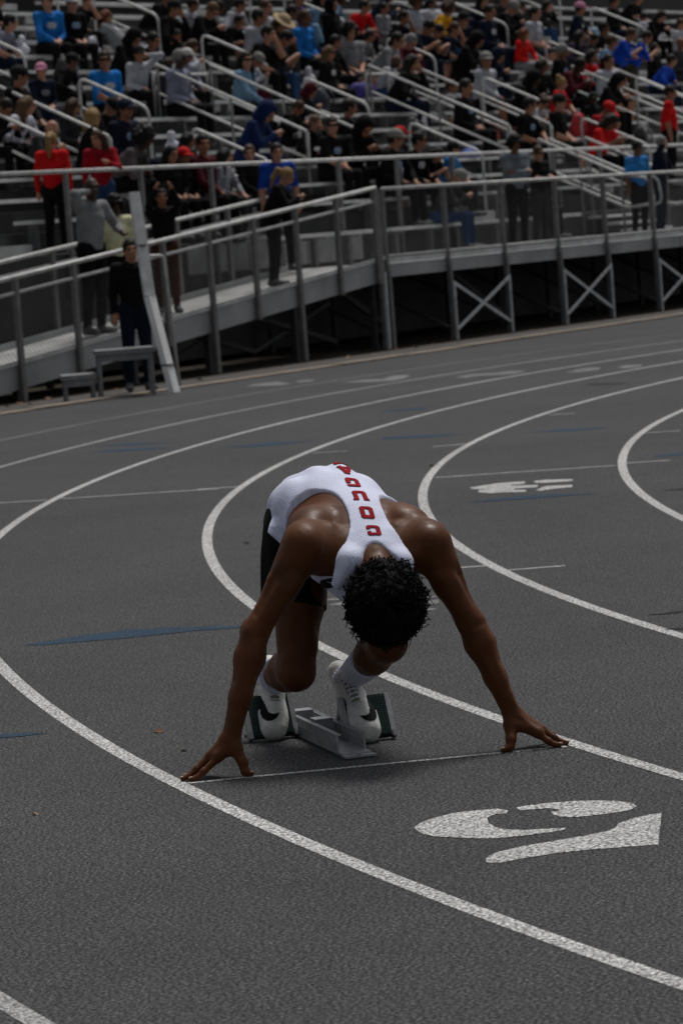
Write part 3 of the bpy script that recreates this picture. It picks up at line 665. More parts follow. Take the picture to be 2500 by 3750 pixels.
# ---------------------------------------------------------------- shorts
pv = Vol((-.32,.05,.28), (.32,.85,.95), 0.0055)
pv.ell((0.0,.56,.725), (.158,.128,.128), .05); pv.ell((-.075,.612,.695), (.108,)*3, .05); pv.ell((.077,.612,.695), (.108,)*3, .05)
for S, s in (('L', -1), ('R', 1)):
    hp, kn = J['h'+S], J['k'+S]
    pv.cone(hp + (s*.018,.0,-.02), .108, lerp(hp, kn, .66) + (s*.012,.012,0), .100, .04)
def hemcut(x, y, z):
    out = None
    dL = (J['kL']-J['hL'])/np.linalg.norm(J['kL']-J['hL']); pL = lerp(J['hL'], J['kL'], .57)
    dR = (J['kR']-J['hR'])/np.linalg.norm(J['kR']-J['hR']); pR = lerp(J['hR'], J['kR'], .57)
    a = (x-pL[0])*dL[0] + (y-pL[1])*dL[1] + (z-pL[2])*dL[2]; c = (x-pR[0])*dR[0] + (y-pR[1])*dR[1] + (z-pR[2])*dR[2]
    w = np.clip((x + .0)*30 + .5, 0, 1)
    return a*(1-w) + c*w
pv.cut(hemcut)
pv.D += (0.004*np.sin(30*pv.ax[0][:,None,None] + 24*pv.ax[2][None,None,:] + 3*np.sin(20*pv.ax[1][None,:,None]))).astype(np.float32)
shorts = obj('shorts', vol_mesh('shorts', pv, smooth=2), M_BLACKCLOTH, sprinter); shorts['label'] = 'black running shorts'

# ---------------------------------------------------------------- socks and shoes
M_SOCK = bpy.data.materials.new('white_ribbed_sock'); M_SOCK.use_nodes = True
_t = M_SOCK.node_tree; _b = _t.nodes['Principled BSDF']; _b.inputs['Base Color'].default_value = (.72,.74,.90,1); _b.inputs['Roughness'].default_value = .85
_tc = _t.nodes.new('ShaderNodeTexCoord'); _w = _t.nodes.new('ShaderNodeTexWave'); _w.inputs['Scale'].default_value = 46; _w.inputs['Distortion'].default_value = 1.0
_w.bands_direction = 'X'; _t.links.new(_tc.outputs['Object'], _w.inputs['Vector']); _bp = _t.nodes.new('ShaderNodeBump'); _bp.inputs['Strength'].default_value = .6; _bp.inputs['Distance'].default_value = .004
_t.links.new(_w.outputs['Fac'], _bp.inputs['Height']); _t.links.new(_bp.outputs[0], _b.inputs['Normal'])
M_SHOE = mat('white_shoe_upper', (0.66, 0.66, 0.62), 0.5, noise=(30, 0.22, 6), bump=(38, 0.5), spec=.3)
M_SOLE = mat('shoe_sole_edge', (0.05, 0.06, 0.055), 0.5)
M_LACE = mat('shoe_lace', (0.74, 0.75, 0.82), 0.8)
M_TONGUE = mat('shoe_tongue', (0.22, 0.21, 0.15), 0.8)
for S, s in (('L', -1), ('R', 1)):
    an, kn, T0, H0 = J['a'+S], J['k'+S], TOE[S], HEEL[S]
    top = lerp(an, kn, .52 if S == 'R' else .28)
    kv = Vol(np.minimum(an, top)-.09, np.maximum(an, top)+.09, .004)
    kv.cone(lerp(HEEL[S], TOE[S], .2), .038, an, .040, .02); kv.cone(an, .041, top, .059, .02)
    dd = (top-an)/np.linalg.norm(top-an)
    kv.cut(lambda x, y, z: (x-top[0])*dd[0] + (y-top[1])*dd[1] + (z-top[2])*dd[2] + .004*np.sin(40*x))
    obj('sock', vol_mesh('sock', kv, smooth=2), M_SOCK, sprinter)
    # shoe: from the toe in the pedal up to the raised heel
    ax = (H0-T0)/np.linalg.norm(H0-T0); fr = np.array((0,-1,0)) - ax*np.dot((0,-1,0), ax); fr /= np.linalg.norm(fr)   # fr: out of the instep
    side = np.cross(fr, ax)
    hv = Vol(np.minimum(T0, H0)-.085, np.maximum(T0, H0)+.085, .0036)
    Pn = lambda t, f=0, w=0: T0 + ax*t*np.linalg.norm(H0-T0) + fr*f + side*w
    hv.cone(Pn(.04,.000), .035, Pn(.22,-.002,s*-.004), .043, .03); hv.cone(Pn(.20,-.002,s*-.006), .042, Pn(.55,-.006), .040, .02)
    hv.cone(Pn(.18,-.004,s*.008), .040, Pn(.55,-.006), .038, .02)
    hv.cone(Pn(.55,-.006), .039, Pn(.98,-.012), .037, .02); hv.cone(Pn(.52,.012), .034, Pn(.74,.034), .036, .02)
    hv.ell(Pn(.03,-.004), (.038,.034,.036), .03)
    # collar opening round the ankle
    hv.ell(lerp(an, kn, .10), (.034,.034,.034), .01, neg=True)
    p0 = Pn(0,-.034)
    x_, y_, z_ = hv.ax[0][:,None,None], hv.ax[1][None,:,None], hv.ax[2][None,None,:]
    fd = (x_-p0[0])*fr[0] + (y_-p0[1])*fr[1] + (z_-p0[2])*fr[2]
    hv.cut(lambda x, y, z: -fd); hv.L[fd < .010] = 1
    sm = vol_mesh('shoe', hv, [M_SHOE, M_SOLE], smooth=2)
    shoe = obj('shoe', sm, None, sprinter); shoe['label'] = 'white track spike with a black curved mark'
    B = bvh_of(sm)
    Lf = np.linalg.norm(H0-T0)
    to3 = lambda a, c: tuple(T0 + ax*c*Lf + side*a*-1 + fr*.1)
    q = s if S == 'L' else s
    # swoosh on the outer side (photo: lower left of the left shoe, lower right of the right one)
    o_ = 1 if np.dot(side*-1, (1,0,0)) > 0 else -1; o_ = o_*s
    sw = [(.046,.68),(.049,.48),(.046,.33),(.040,.23),(.029,.165),(.013,.155),(-.002,.20),(-.012,.29),(.003,.262),(.013,.262),(.022,.285),(.029,.36),(.033,.47),(.038,.58)]
    decal('curved_mark', [[(o_*a, (c-.17)*.85+.05) for a, c in sw]], to3, tuple(-fr), B, M_BLACKPRINT, shoe, res=.004 if False else .003, lift=.0014)
    # tongue and laces
    def on(a, c, lift=.002):
        p = Vector(to3(a, c)); hh = B.ray_cast(p, Vector(-fr)); return (hh[0] + Vector(fr)*lift) if hh[0] else p - Vector(fr)*.06
    decal('tongue', [[(-.015,.33),(.015,.33),(.018,.68),(-.018,.68)]], to3, tuple(-fr), B, M_TONGUE, shoe, res=.004, lift=.0012)
    for i in range(6):
        c = .345 + i*.055
        for a0, a1, dc in ((-.019,.019,.012),(.019,-.019,.012)) if i else ((-.021,.021,0),):
            pts = [on(a0 + (a1-a0)*t/6, c + dc*t/6*2, .0028 + (.0012 if a0 > 0 else 0)) for t in range(7)]
            MB().tube(pts, .0021, 5).build('lace', M_LACE, shoe, smooth=True)
    for sg in (-1, 1):
        loop = [on(sg*.004,.66,.006), on(sg*.020,.60,.009), on(sg*.026,.50,.008), on(sg*.016,.42,.008), on(sg*.006,.50,.010), on(sg*.002,.64,.008)]
        MB().tube(round_path(loop, .02, 3), .0016, 5).build('lace', M_LACE, shoe, smooth=True)

# ---------------------------------------------------------------- hair: a mass of tight curls
M_HAIR = mat('black_curly_hair', (0.0024, 0.0022, 0.0024), 0.8, noise=(60, 0.4, 3), spec=0.16)
rng = np.random.default_rng(3)
hc = J['hc'] + (0.004,-.012,-.002)
hv = Vol(hc-.2, hc+.2, .005)
hrad = np.array((.106,.106,.115))
hv.ell(hc, hrad, .02, rot=RX(35))
for i in range(700):
    d = rng.normal(size=3); d /= np.linalg.norm(d)
    if d[1] > .55 and d[2] < .25: continue
    p = hc + d*hrad*(rng.uniform(.93, 1.06) + .035*math.sin(7*d[0]+3)*math.cos(6*d[2])); hv.ell(p, (rng.uniform(.007,.017),)*3, .006)
hv.cut(lambda x, y, z: np.minimum((y - (hc[1]+.055)) + .0*x, -(z - (hc[2]+.012))) + 0*x)
hair = obj('hair', vol_mesh('hair', hv, smooth=1), M_HAIR, sprinter); hair['label'] = 'short black curly hair'
cv = MB()
for i in range(4200):
    d = rng.normal(size=3); d /= np.linalg.norm(d)
    if (d[1] > .42 and d[2] < .15): continue
    p = Vector(hc + d*hrad*rng.uniform(.97, 1.11)); n = Vector(d); a = n.orthogonal().normalized(); b2 = n.cross(a)
    ph = rng.uniform(0, 6.28); rr = rng.uniform(.0045, .0085); ln = rng.uniform(.003, .014) if rng.random() < .8 else rng.uniform(.014, .026); tl = Vector(rng.normal(size=3))*.004
    pts = []
    tw = rng.uniform(6.5, 10)
    for k in range(10):
        t = k/9; w = ph + t*tw
        pts.append(p + n*(ln*t - .004) + tl*t + (a*math.cos(w) + b2*math.sin(w))*rr)
    cv.tube(pts, rng.uniform(.0016, .0028), 3, caps=False)
for i in range(260):                                                                  # loose flyaway curls
    d = rng.normal(size=3); d /= np.linalg.norm(d)
    if (d[1] > .3 and d[2] < .2): continue
    p = Vector(hc + d*hrad*1.02); n = Vector(d); a = n.orthogonal().normalized(); b2 = n.cross(a)
    ph = rng.uniform(0, 6.28); rr = rng.uniform(.005, .010); ln = rng.uniform(.016, .034); tl = Vector(rng.normal(size=3))*.010; tw = rng.uniform(5, 11)
    cv.tube([p + n*(ln*k/11 - .003) + tl*(k/11)**2 + (a*math.cos(ph + tw*k/11) + b2*math.sin(ph + tw*k/11))*rr*(k/11)**.5 for k in range(12)], [.0026 - .0012*k/11 for k in range(12)], 3, caps=False)
co = cv.build('hair_curls', M_HAIR, hair, smooth=True); co['kind'] = 'stuff'

# ================================================================ the stand: aluminium bleachers, walkway, ramp, rails (stand frame: x along, y into it)
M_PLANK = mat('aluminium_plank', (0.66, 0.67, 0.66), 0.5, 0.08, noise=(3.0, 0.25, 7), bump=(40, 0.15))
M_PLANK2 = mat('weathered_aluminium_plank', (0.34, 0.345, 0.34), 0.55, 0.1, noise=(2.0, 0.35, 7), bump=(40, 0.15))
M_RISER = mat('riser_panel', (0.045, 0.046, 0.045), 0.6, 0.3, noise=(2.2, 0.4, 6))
M_RAIL = mat('galvanised_pipe', (0.56, 0.56, 0.545), 0.45, 0.1, noise=(9, 0.2, 6))
M_POST = mat('dull_steel_post', (0.17, 0.17, 0.17), 0.6, 0.1, noise=(8, 0.3, 6))
M_BRACE = mat('steel_brace', (0.50, 0.52, 0.54), 0.5, 0.1, noise=(14, 0.3, 6))
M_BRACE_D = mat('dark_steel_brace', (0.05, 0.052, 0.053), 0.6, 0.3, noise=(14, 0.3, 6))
M_WIRE = mat('galvanised_wire', (0.10, 0.10, 0.097), 0.7, 0.0, spec=.2)
M_FASCIA = mat('ramp_side_channel', (0.34, 0.35, 0.35), 0.5, 0.1, noise=(1.6, 0.25, 7))
M_SHADE_SCREEN = mat('shade_screen_dark', (0.012, 0.012, 0.012), 0.9)  # near black, for the added screens that darken the space under the seats

RISE, RUNL, NROW = 0.28, 0.61, 15
rowz = lambda i: 1.5 + RISE*i
rowt = lambda i: 2.0 + RUNL*i
bleacher = obj('bleacher', None, mw=STAND, label='tall aluminium bleachers with rows of bench planks full of spectators', cat='bleachers')
_pm = {}
def plank(name, x0, x1, y0, y1, z0, z1, m, parent):
    key = (name, round(x1-x0, 3), round(y1-y0, 3), round(z1-z0, 3), m.name)
    if key not in _pm:
        me = MB().box((0,0,0), (x1-x0, y1-y0, z1-z0)).mesh(name); me.materials.append(m); _pm[key] = me
    return obj(name, _pm[key], parent=parent, mw=Matrix.Translation((x0, y0, z0)))
XA, XB = -10.0, 44.0
AISLES = [(1.15 + 6.0*k - .58, 1.15 + 6.0*k + .58) for k in range(-2, 8)]
STAIRS = [(-2.45, -1.12), (3.87, 5.32), (10.1, 11.55), (17.45, 18.95)]
def gaps(i):
    g = list(AISLES)
    out = []; x = XA
    for a, b in sorted(g):
        if b < XA or a > XB: continue
        if a - x > .3: out.append((x, a))
        x = max(x, b)
    if XB - x > .3: out.append((x, XB))
    return out
for i in range(NROW):
    z, t = rowz(i), rowt(i)
    # foot planks run through the aisles, in lengths
    for x0 in (XA, XA+13.5, XA+27, XA+40.5):
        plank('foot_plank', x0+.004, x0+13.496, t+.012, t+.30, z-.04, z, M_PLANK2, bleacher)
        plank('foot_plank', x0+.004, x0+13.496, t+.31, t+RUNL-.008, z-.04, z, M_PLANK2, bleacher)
        plank('riser', x0+.004, x0+13.496, t-.006, t+.008, (z-RISE+.003 if i else .02), z-.004, M_RISER, bleacher)  # lowest riser carried down to the ground, added to shut out light underneath
    for x0, x1 in gaps(i):
        plank('seat_plank', x0+.02, x1-.02, t+.355, t+.605, z+.385, z+.43, M_PLANK, bleacher)
        n = max(2, int((x1-x0)/2.4)+1)
        for k in range(n):
            x = x0 + .25 + (x1-x0-.5)*k/(n-1)
            if x < -5 or x > 29 or i > 12: continue
            plank('seat_bracket', x-.025, x+.025, t+.42, t+.54, z+.001, z+.384, M_POST, bleacher)
    for a, b in AISLES:      # half steps in the aisles
        if a > XA and b < XB: plank('aisle_step', a+.06, b-.06, t+.30, t+RUNL-.012, z+.002, z+RISE*.5, M_PLANK2, bleacher)
tb = rowt(NROW)
plank('added_shade_screen', XA, XB, tb+.02, tb+.06, 0.0, rowz(NROW)+1.2, M_SHADE_SCREEN, bleacher)  # screens added to block the lit background, so the understructure stays in shade
plank('added_shade_screen', XA-.06, XA-.01, 1.6, tb+.06, 0.0, 4.0, M_SHADE_SCREEN, bleacher)
for k in range(28):          # frames below the seats
    x = XA + .5 + 2.0*k
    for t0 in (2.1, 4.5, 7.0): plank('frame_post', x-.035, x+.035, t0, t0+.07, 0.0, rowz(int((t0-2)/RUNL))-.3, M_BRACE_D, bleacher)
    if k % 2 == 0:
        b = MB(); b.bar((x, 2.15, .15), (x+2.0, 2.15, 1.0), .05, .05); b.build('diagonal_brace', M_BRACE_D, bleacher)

# ---------------------------------------------------------------- walkway
WZ = 1.04
walk = obj('walkway', None, mw=STAND, label='raised aluminium walkway along the front of the bleachers', cat='walkway')
for k in range(6):
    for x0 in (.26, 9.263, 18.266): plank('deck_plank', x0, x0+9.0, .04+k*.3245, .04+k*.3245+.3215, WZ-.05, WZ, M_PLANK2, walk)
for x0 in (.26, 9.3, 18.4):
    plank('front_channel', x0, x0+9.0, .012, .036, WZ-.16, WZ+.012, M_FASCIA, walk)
    plank('toe_board', x0, x0+9.0, -.002, .010, WZ+.02, WZ+.09, M_PLANK, walk)
PX = [.01, .23, 1.88, 3.51, 5.15, 6.70, 8.32, 9.94, 11.56, 13.18, 14.8]
for x in PX[1:]:
    plank('leg_post', x-.03, x+.03, -.05, .008, -.05, WZ+.0, M_POST, walk)
    plank('leg_post', x-.03, x+.03, 1.80, 1.86, -.05, WZ-.055, M_BRACE_D, walk)
    b = MB(); b.bar((x, .05, .12), (x, 1.8, WZ-.1), .045, .045); b.build('diagonal_brace', M_BRACE_D, walk)
for a, c in ((1.88,3.51),(5.15,6.70),(8.32,9.94),(11.56,13.18)):
    for p, q, dy in (((a+.03,-.075,.10),(c-.03,-.075,.72),0), ((a+.03,-.075,.72),(c-.03,-.075,.10),.02)):
        b = MB(); b.bar(Vector(p)+Vector((0,dy,0)), Vector(q)+Vector((0,dy,0)), .045, .008, up=(0,1,0)); b.build('cross_brace', M_BRACE, walk)
    for x in (a+.02, c-.02): plank('brace_upright', x-.02, x+.02, -.072, -.052, -.05, .74, M_BRACE, walk)
for a, c in ((.23,1.88),(3.51,5.15),(6.70,8.32)):
    b = MB(); b.bar((a,.9,.85), (c,.9,.12), .05, .07); b.build('diagonal_brace', M_BRACE_D, walk)
# pale wall panels behind the bench
for x0 in (-1.4, .1, 1.6): plank('wall_panel', x0+.01, x0+1.48, 1.9885, 1.9925, WZ+.06, 1.47, M_PLANK2, walk)
# bench on the walkway
bench = obj('walkway_bench', None, mw=STAND, label='long low aluminium bench at the back of the walkway', cat='bench')
for x0, x1 in ((-.4, 2.9), (3.0, 8.9)):
    plank('bench_seat', x0, x1, 1.46, 1.72, 1.455, 1.50, M_PLANK, bench)
for x in (.2, 1.1, 2.0, 2.7, 3.3, 4.3, 5.3, 6.3, 7.3, 8.3):
    plank('bench_leg', x-.045, x+.045, 1.55, 1.63, WZ+.001, 1.42, M_POST, bench); plank('bench_bracket', x-.16, x+.16, 1.50, 1.68, 1.421, 1.454, M_POST, bench)

# ---------------------------------------------------------------- chain link and rails
def wire_panel(name, parent, x0, zb0, zt0, x1, zb1, zt1, y, pitch=.075, w=.0024):
    """diagonal wires clipped to a four sided panel in the plane y"""
    b = MB(); L = x1 - x0; Hh = max(zt0-zb0, zt1-zb1)
    bot = lambda u: zb0 + (zb1-zb0)*u/L; top = lambda u: zt0 + (zt1-zt0)*u/L
    slope = 1.0
    for sgn in (1, -1):
        n = int((L + Hh*1.3)/pitch)
        for k in range(n):
            pts = []
            u0 = -Hh*1.2 + k*pitch if sgn > 0 else k*pitch
            for q in range(0, 41):
                h = Hh*1.15*q/40; u = u0 + sgn*h*slope
                if 0 <= u <= L and h <= top(u)-bot(u): pts.append((x0+u, y + sgn*.002, bot(u)+h))
            if len(pts) > 1: b.bar(pts[0], pts[-1], w, w)
    o = b.build(name, M_WIRE, parent); o['kind'] = 'stuff'; return o
guard = obj('guard_rail', None, mw=STAND, label='pipe guard rail with wire mesh along the front edge of the walkway', cat='railing')
MB().tube([(.25,0,2.02),(16,0,2.02)], .026, 10).build('top_rail', M_RAIL, guard, smooth=True)
MB().tube([(.25,0,WZ+.11),(16,0,WZ+.11)], .018, 8).build('bottom_rail', M_RAIL, guard, smooth=True)
for x in PX[1:]: plank('post', x-.032, x+.032, -.03, .030, WZ+.001, 2.0, M_POST, guard)
wire_panel('wire_mesh', guard, .25, WZ+.12, 2.0, 15.5, WZ+.12, 2.0, 0.0)
upper = obj('guard_rail', None, mw=STAND, label='upper pipe guard rail in front of the lowest bench row', cat='railing')
MB().tube([(-9.5,1.95,2.49),(30,1.95,2.49)], .026, 10).build('top_rail', M_RAIL, upper, smooth=True)
for k in range(20):
    x = -8.9 + 1.63*k; plank('post', x-.03, x+.03, 1.925, 1.975, WZ-.1, 2.47, M_POST, upper)

# ---------------------------------------------------------------- ramp
SL = .093; rz = lambda x: WZ + SL*x
ramp = obj('access_ramp', None, mw=STAND, label='sloping aluminium ramp rising to the walkway beside the track', cat='ramp')
RX0 = -10.6
def slab(name, x0, x1, y0, y1, dz0, dz1, m, parent):
    v = [(x, y, rz(x) + dz) for x in (x0, x1) for y in (y0, y1) for dz in (dz0, dz1)]
    f = [(0,1,3,2),(4,6,7,5),(0,4,5,1),(2,3,7,6),(0,2,6,4),(1,5,7,3)]
    return obj(name, mesh(name, v, f), m, parent)
for k in range(4): slab('deck_plank', RX0, .2, .045+k*.32, .045+k*.32+.314, -.05, 0, M_PLANK2, ramp)
slab('side_channel', RX0, .2, .005, .030, -.22, .075, M_FASCIA, ramp); slab('side_channel', RX0, .2, 1.33, 1.355, -.22, .075, M_FASCIA, ramp)
slab('edge_rail', RX0, .2, -.012, .003, .05, .10, M_PLANK, ramp)
for x in (-7.9, -5.6, -4.0, -2.0, -.03):
    plank('leg_post', x-.035, x+.035, .06, .13, -.05, rz(x)-.055, M_BRACE_D, ramp); plank('leg_post', x-.035, x+.035, 1.25, 1.32, -.05, rz(x)-.055, M_BRACE_D, ramp)
for a, c in ((-4.0,-2.0),(-2.0,-.03)):
    b = MB(); b.bar((a,.7,.55), (c,.7,.10), .05, .06); b.build('diagonal_brace', M_BRACE_D, ramp); b = MB(); b.bar((a,.75,.08), (c,.75,.60), .04, .05); b.build('diagonal_brace', M_BRACE_D, ramp)
for yy, lab, xs in ((-.03, 'pipe guard rail along the near side of the ramp', [-10.2,-9.1,-7.94,-6.83,-5.0,-4.01,-3.0,-2.0,-1.0,-.03]), (1.40, 'pipe guard rail along the far side of the ramp', [-10.0,-8.4,-6.8,-5.2,-3.6,-2.5,-1.3,-.3])):
    g = obj('guard_rail', None, mw=STAND, label=lab, cat='railing')
    xe = .02 if yy < 0 else -.25
    MB().tube([(RX0,yy,rz(RX0)+1.0),(xe,yy,rz(xe)+1.0)], .026, 10).build('top_rail', M_RAIL, g, smooth=True)
    MB().tube([(RX0,yy,rz(RX0)+.83),(xe,yy,rz(xe)+.83)], .019, 8).build('mid_rail', M_RAIL, g, smooth=True)
    for x in xs: plank('post', x-.034, x+.034, yy-.028, yy+.025, (-.05 if yy < 0 and x in (-7.94,-2.0,-4.01) else rz(x)-.23), rz(x)+.985, M_POST, g)
    if yy < 0: plank('post', .0, .06, yy-.03, yy+.03, -.05, 2.03, M_POST, g); plank('brace_upright', .065, .105, yy-.03, yy+.01, -.05, .95, M_BRACE, g)
    wire_panel('wire_mesh', g, RX0, rz(RX0)+.08, rz(RX0)+.82, xe, rz(xe)+.08, rz(xe)+.82, yy)

# ---------------------------------------------------------------- stair hand rails
def loop_rail(x, t0, t1, lab, up=.92, mid=True):
    """centre rail of an aisle: top bar following the steps, bent down at both ends, a mid bar"""
    zl = lambda t: 1.5 + RISE/RUNL*(t-2.0)
    o = obj('handrail', None, mw=STAND, label=lab, cat='handrail', group='loop handrails in the aisles')
    pts = [(x,t0,zl(t0)+.02),(x,t0,zl(t0)+up),(x,t1,zl(t1)+up),(x,t1,zl(t1)+.02)]
    MB().tube(round_path(pts, .14, 5), .021, 9).build('bent_rail', M_RAIL, o, smooth=True)
    if mid: MB().tube([(x,t0,zl(t0)+up*.55),(x,t1,zl(t1)+up*.55)], .017, 8).build('mid_bar', M_RAIL, o, smooth=True)
    return o
def side_rail(x, t0, t1, lab, zoff=.92, n=3):
    zl = lambda t: 1.5 + RISE/RUNL*(t-2.0)
    o = obj('handrail', None, mw=STAND, label=lab, cat='handrail', group='long handrails beside the stair openings')
    MB().tube([(x,t0,zl(t0)+zoff-.45),(x,t0,zl(t0)+zoff-.06),(x,t0+.05,zl(t0)+zoff),(x,t1,zl(t1)+zoff)], .021, 9).build('top_rail', M_RAIL, o, smooth=True)
    MB().tube([(x,t0,zl(t0)+zoff-.42),(x,t1,zl(t1)+zoff-.42)], .019, 8).build('mid_bar', M_RAIL, o, smooth=True)
    for k in range(n):
        t = t0 + .02 + (t1-t0-.04)*k/(n-1); MB().tube([(x,t,zl(t)+.01),(x,t,zl(t)+zoff-.02)], .022, 8).build('post', M_POST, o, smooth=True)
    return o
AN = {1.15: 'leftmost aisle', 7.2: 'second aisle from left', 13.05: 'third aisle from left', 19.05: 'fourth aisle from left', 25.1: 'rightmost aisle'}
HN = ['lowest', 'second', 'third', 'fourth', 'top']
for x in (1.15, 7.2, 13.05, 19.05, 25.1):
    for j, (t0, t1) in enumerate(((2.2,3.42),(4.1,5.22),(6.1,7.02),(7.8,9.0),(9.7,10.8))):
        loop_rail(x, t0, t1, f'grey loop handrail, {HN[j]} one up the {AN[x]}')
SN = ['left', 'second', 'third', 'right']
for (a, c), w in zip(STAIRS, SN):
    side_rail(a, 3.22, 5.72, f'long sloping handrail, left side of the {w} stair opening')
    side_rail(c, 3.22, 5.72, f'long sloping handrail, right side of the {w} stair opening')
    # frame across the top of the opening
    g = obj('opening_guard', None, mw=STAND, label=f'square pipe frame across the top of the {w} stair opening', cat='railing', group='pipe frames over stair openings')
    zt = 1.5 + RISE/RUNL*(5.78-2)
    MB().tube([(a,5.78,zt+.75),(c,5.78,zt+.75)], .022, 8).build('top_bar', M_RAIL, g, smooth=True)
    for k in range(3): MB().tube([(a+(c-a)*k/2,5.78,zt-.6),(a+(c-a)*k/2,5.78,zt+.75)], .024, 8).build('post', M_POST, g, smooth=True)
    MB().tube([(a,5.78,zt+.35),(c,5.78,zt+.35)], .018, 8).build('mid_bar', M_RAIL, g, smooth=True)
# steps from the walkway up to the rows at the right, with their rails
st = obj('walkway_stairs', None, mw=STAND, label='short aluminium stairs from the walkway up to the rows at right', cat='stairs')
for k in range(3): plank('tread', 10.15, 11.5, 1.15+k*.28, 1.15+k*.28+.27, WZ+.11+k*.12, WZ+.15+k*.12, M_PLANK, st)
for x in (9.85, 10.2, 11.5):
    zl = lambda t: 1.5 + RISE/RUNL*(t-2.0)
    MB().tube(round_path([(x,2.6,zl(2.6)+.92),(x,1.15,zl(1.15)+.92),(x,.75,zl(1.15)+.86),(x,.70,zl(1.15)+.45),(x,1.15,zl(1.15)+.42),(x,2.6,zl(2.6)+.42)], .12, 4), .022, 8).build('stair_rail', M_RAIL, st, smooth=True)
    for t in (1.2, 1.9, 2.6): MB().tube([(x,t,WZ+.01),(x,t,zl(t)+.9)], .02, 8).build('post', M_POST, st, smooth=True)

# ---------------------------------------------------------------- things on the ground in front of the ramp
M_GREYWOOD = mat('grey_painted_wood', (0.20, 0.205, 0.21), 0.7, noise=(12, 0.25, 6))
M_WHITEPOLE = mat('white_plastic', (0.88, 0.88, 0.87), 0.5, noise=(6, 0.10, 5))
SP = STAND @ Matrix.Translation((-9.35, -1.55, 0)) @ Matrix.Rotation(R(-52), 4, 'Z')
steps = obj('step_stool', None, mw=SP, label='small grey two step stool in front of the ramp', cat='steps')
for x0, x1, z in ((.0,.36,.27),(.365,.98,.50)):
    plank('tread', x0, x1, 0, .46, z-.05, z, M_GREYWOOD, steps)
    plank('apron', x0+.02, x1-.02, .02, .04, z-.12, z-.051, M_GREYWOOD, steps)
    for x in (x0+.02, x1-.055):
        for y in (.03, .395): plank('leg', x, x+.035, y, y+.035, -.01, z-.052, M_GREYWOOD, steps)
pole = obj('leaning_pole', None, mw=STAND, label='tall bent white pole leaning at the edge of the track', cat='pole')
b = MB(); b.bar((-8.62,-2.44,.005), (-8.66,-2.25,1.02), .115, .07); b.build('lower_board', M_WHITEPOLE, pole)
b = MB(); b.bar((-8.66,-2.25,1.025), (-8.50,-2.05,2.10), .11, .065); b.build('upper_board', mat('grey_white_plastic', (0.66,.66,.65), .5, noise=(6,.2,5)), pole)
for z, p in ((.30, (-8.632,-2.385,.30)), (1.55, (-8.578,-2.152,1.55))):
    q = Vector(p); MB().box(q-Vector((.06,.05,.012)), q+Vector((.06,.05,.012))).build('tie_band', M_POST, pole)
fr = obj('pipe_stand', None, mw=STAND, label='thin grey pipe frame standing behind the white pole', cat='stand')
MB().tube(round_path([(-7.72,-1.5,-.01),(-7.72,-1.5,1.43),(-7.36,-1.6,1.42),(-7.24,-1.6,-.01)], .06, 4), .018, 8).build('bent_pipe', M_RAIL, fr, smooth=True)

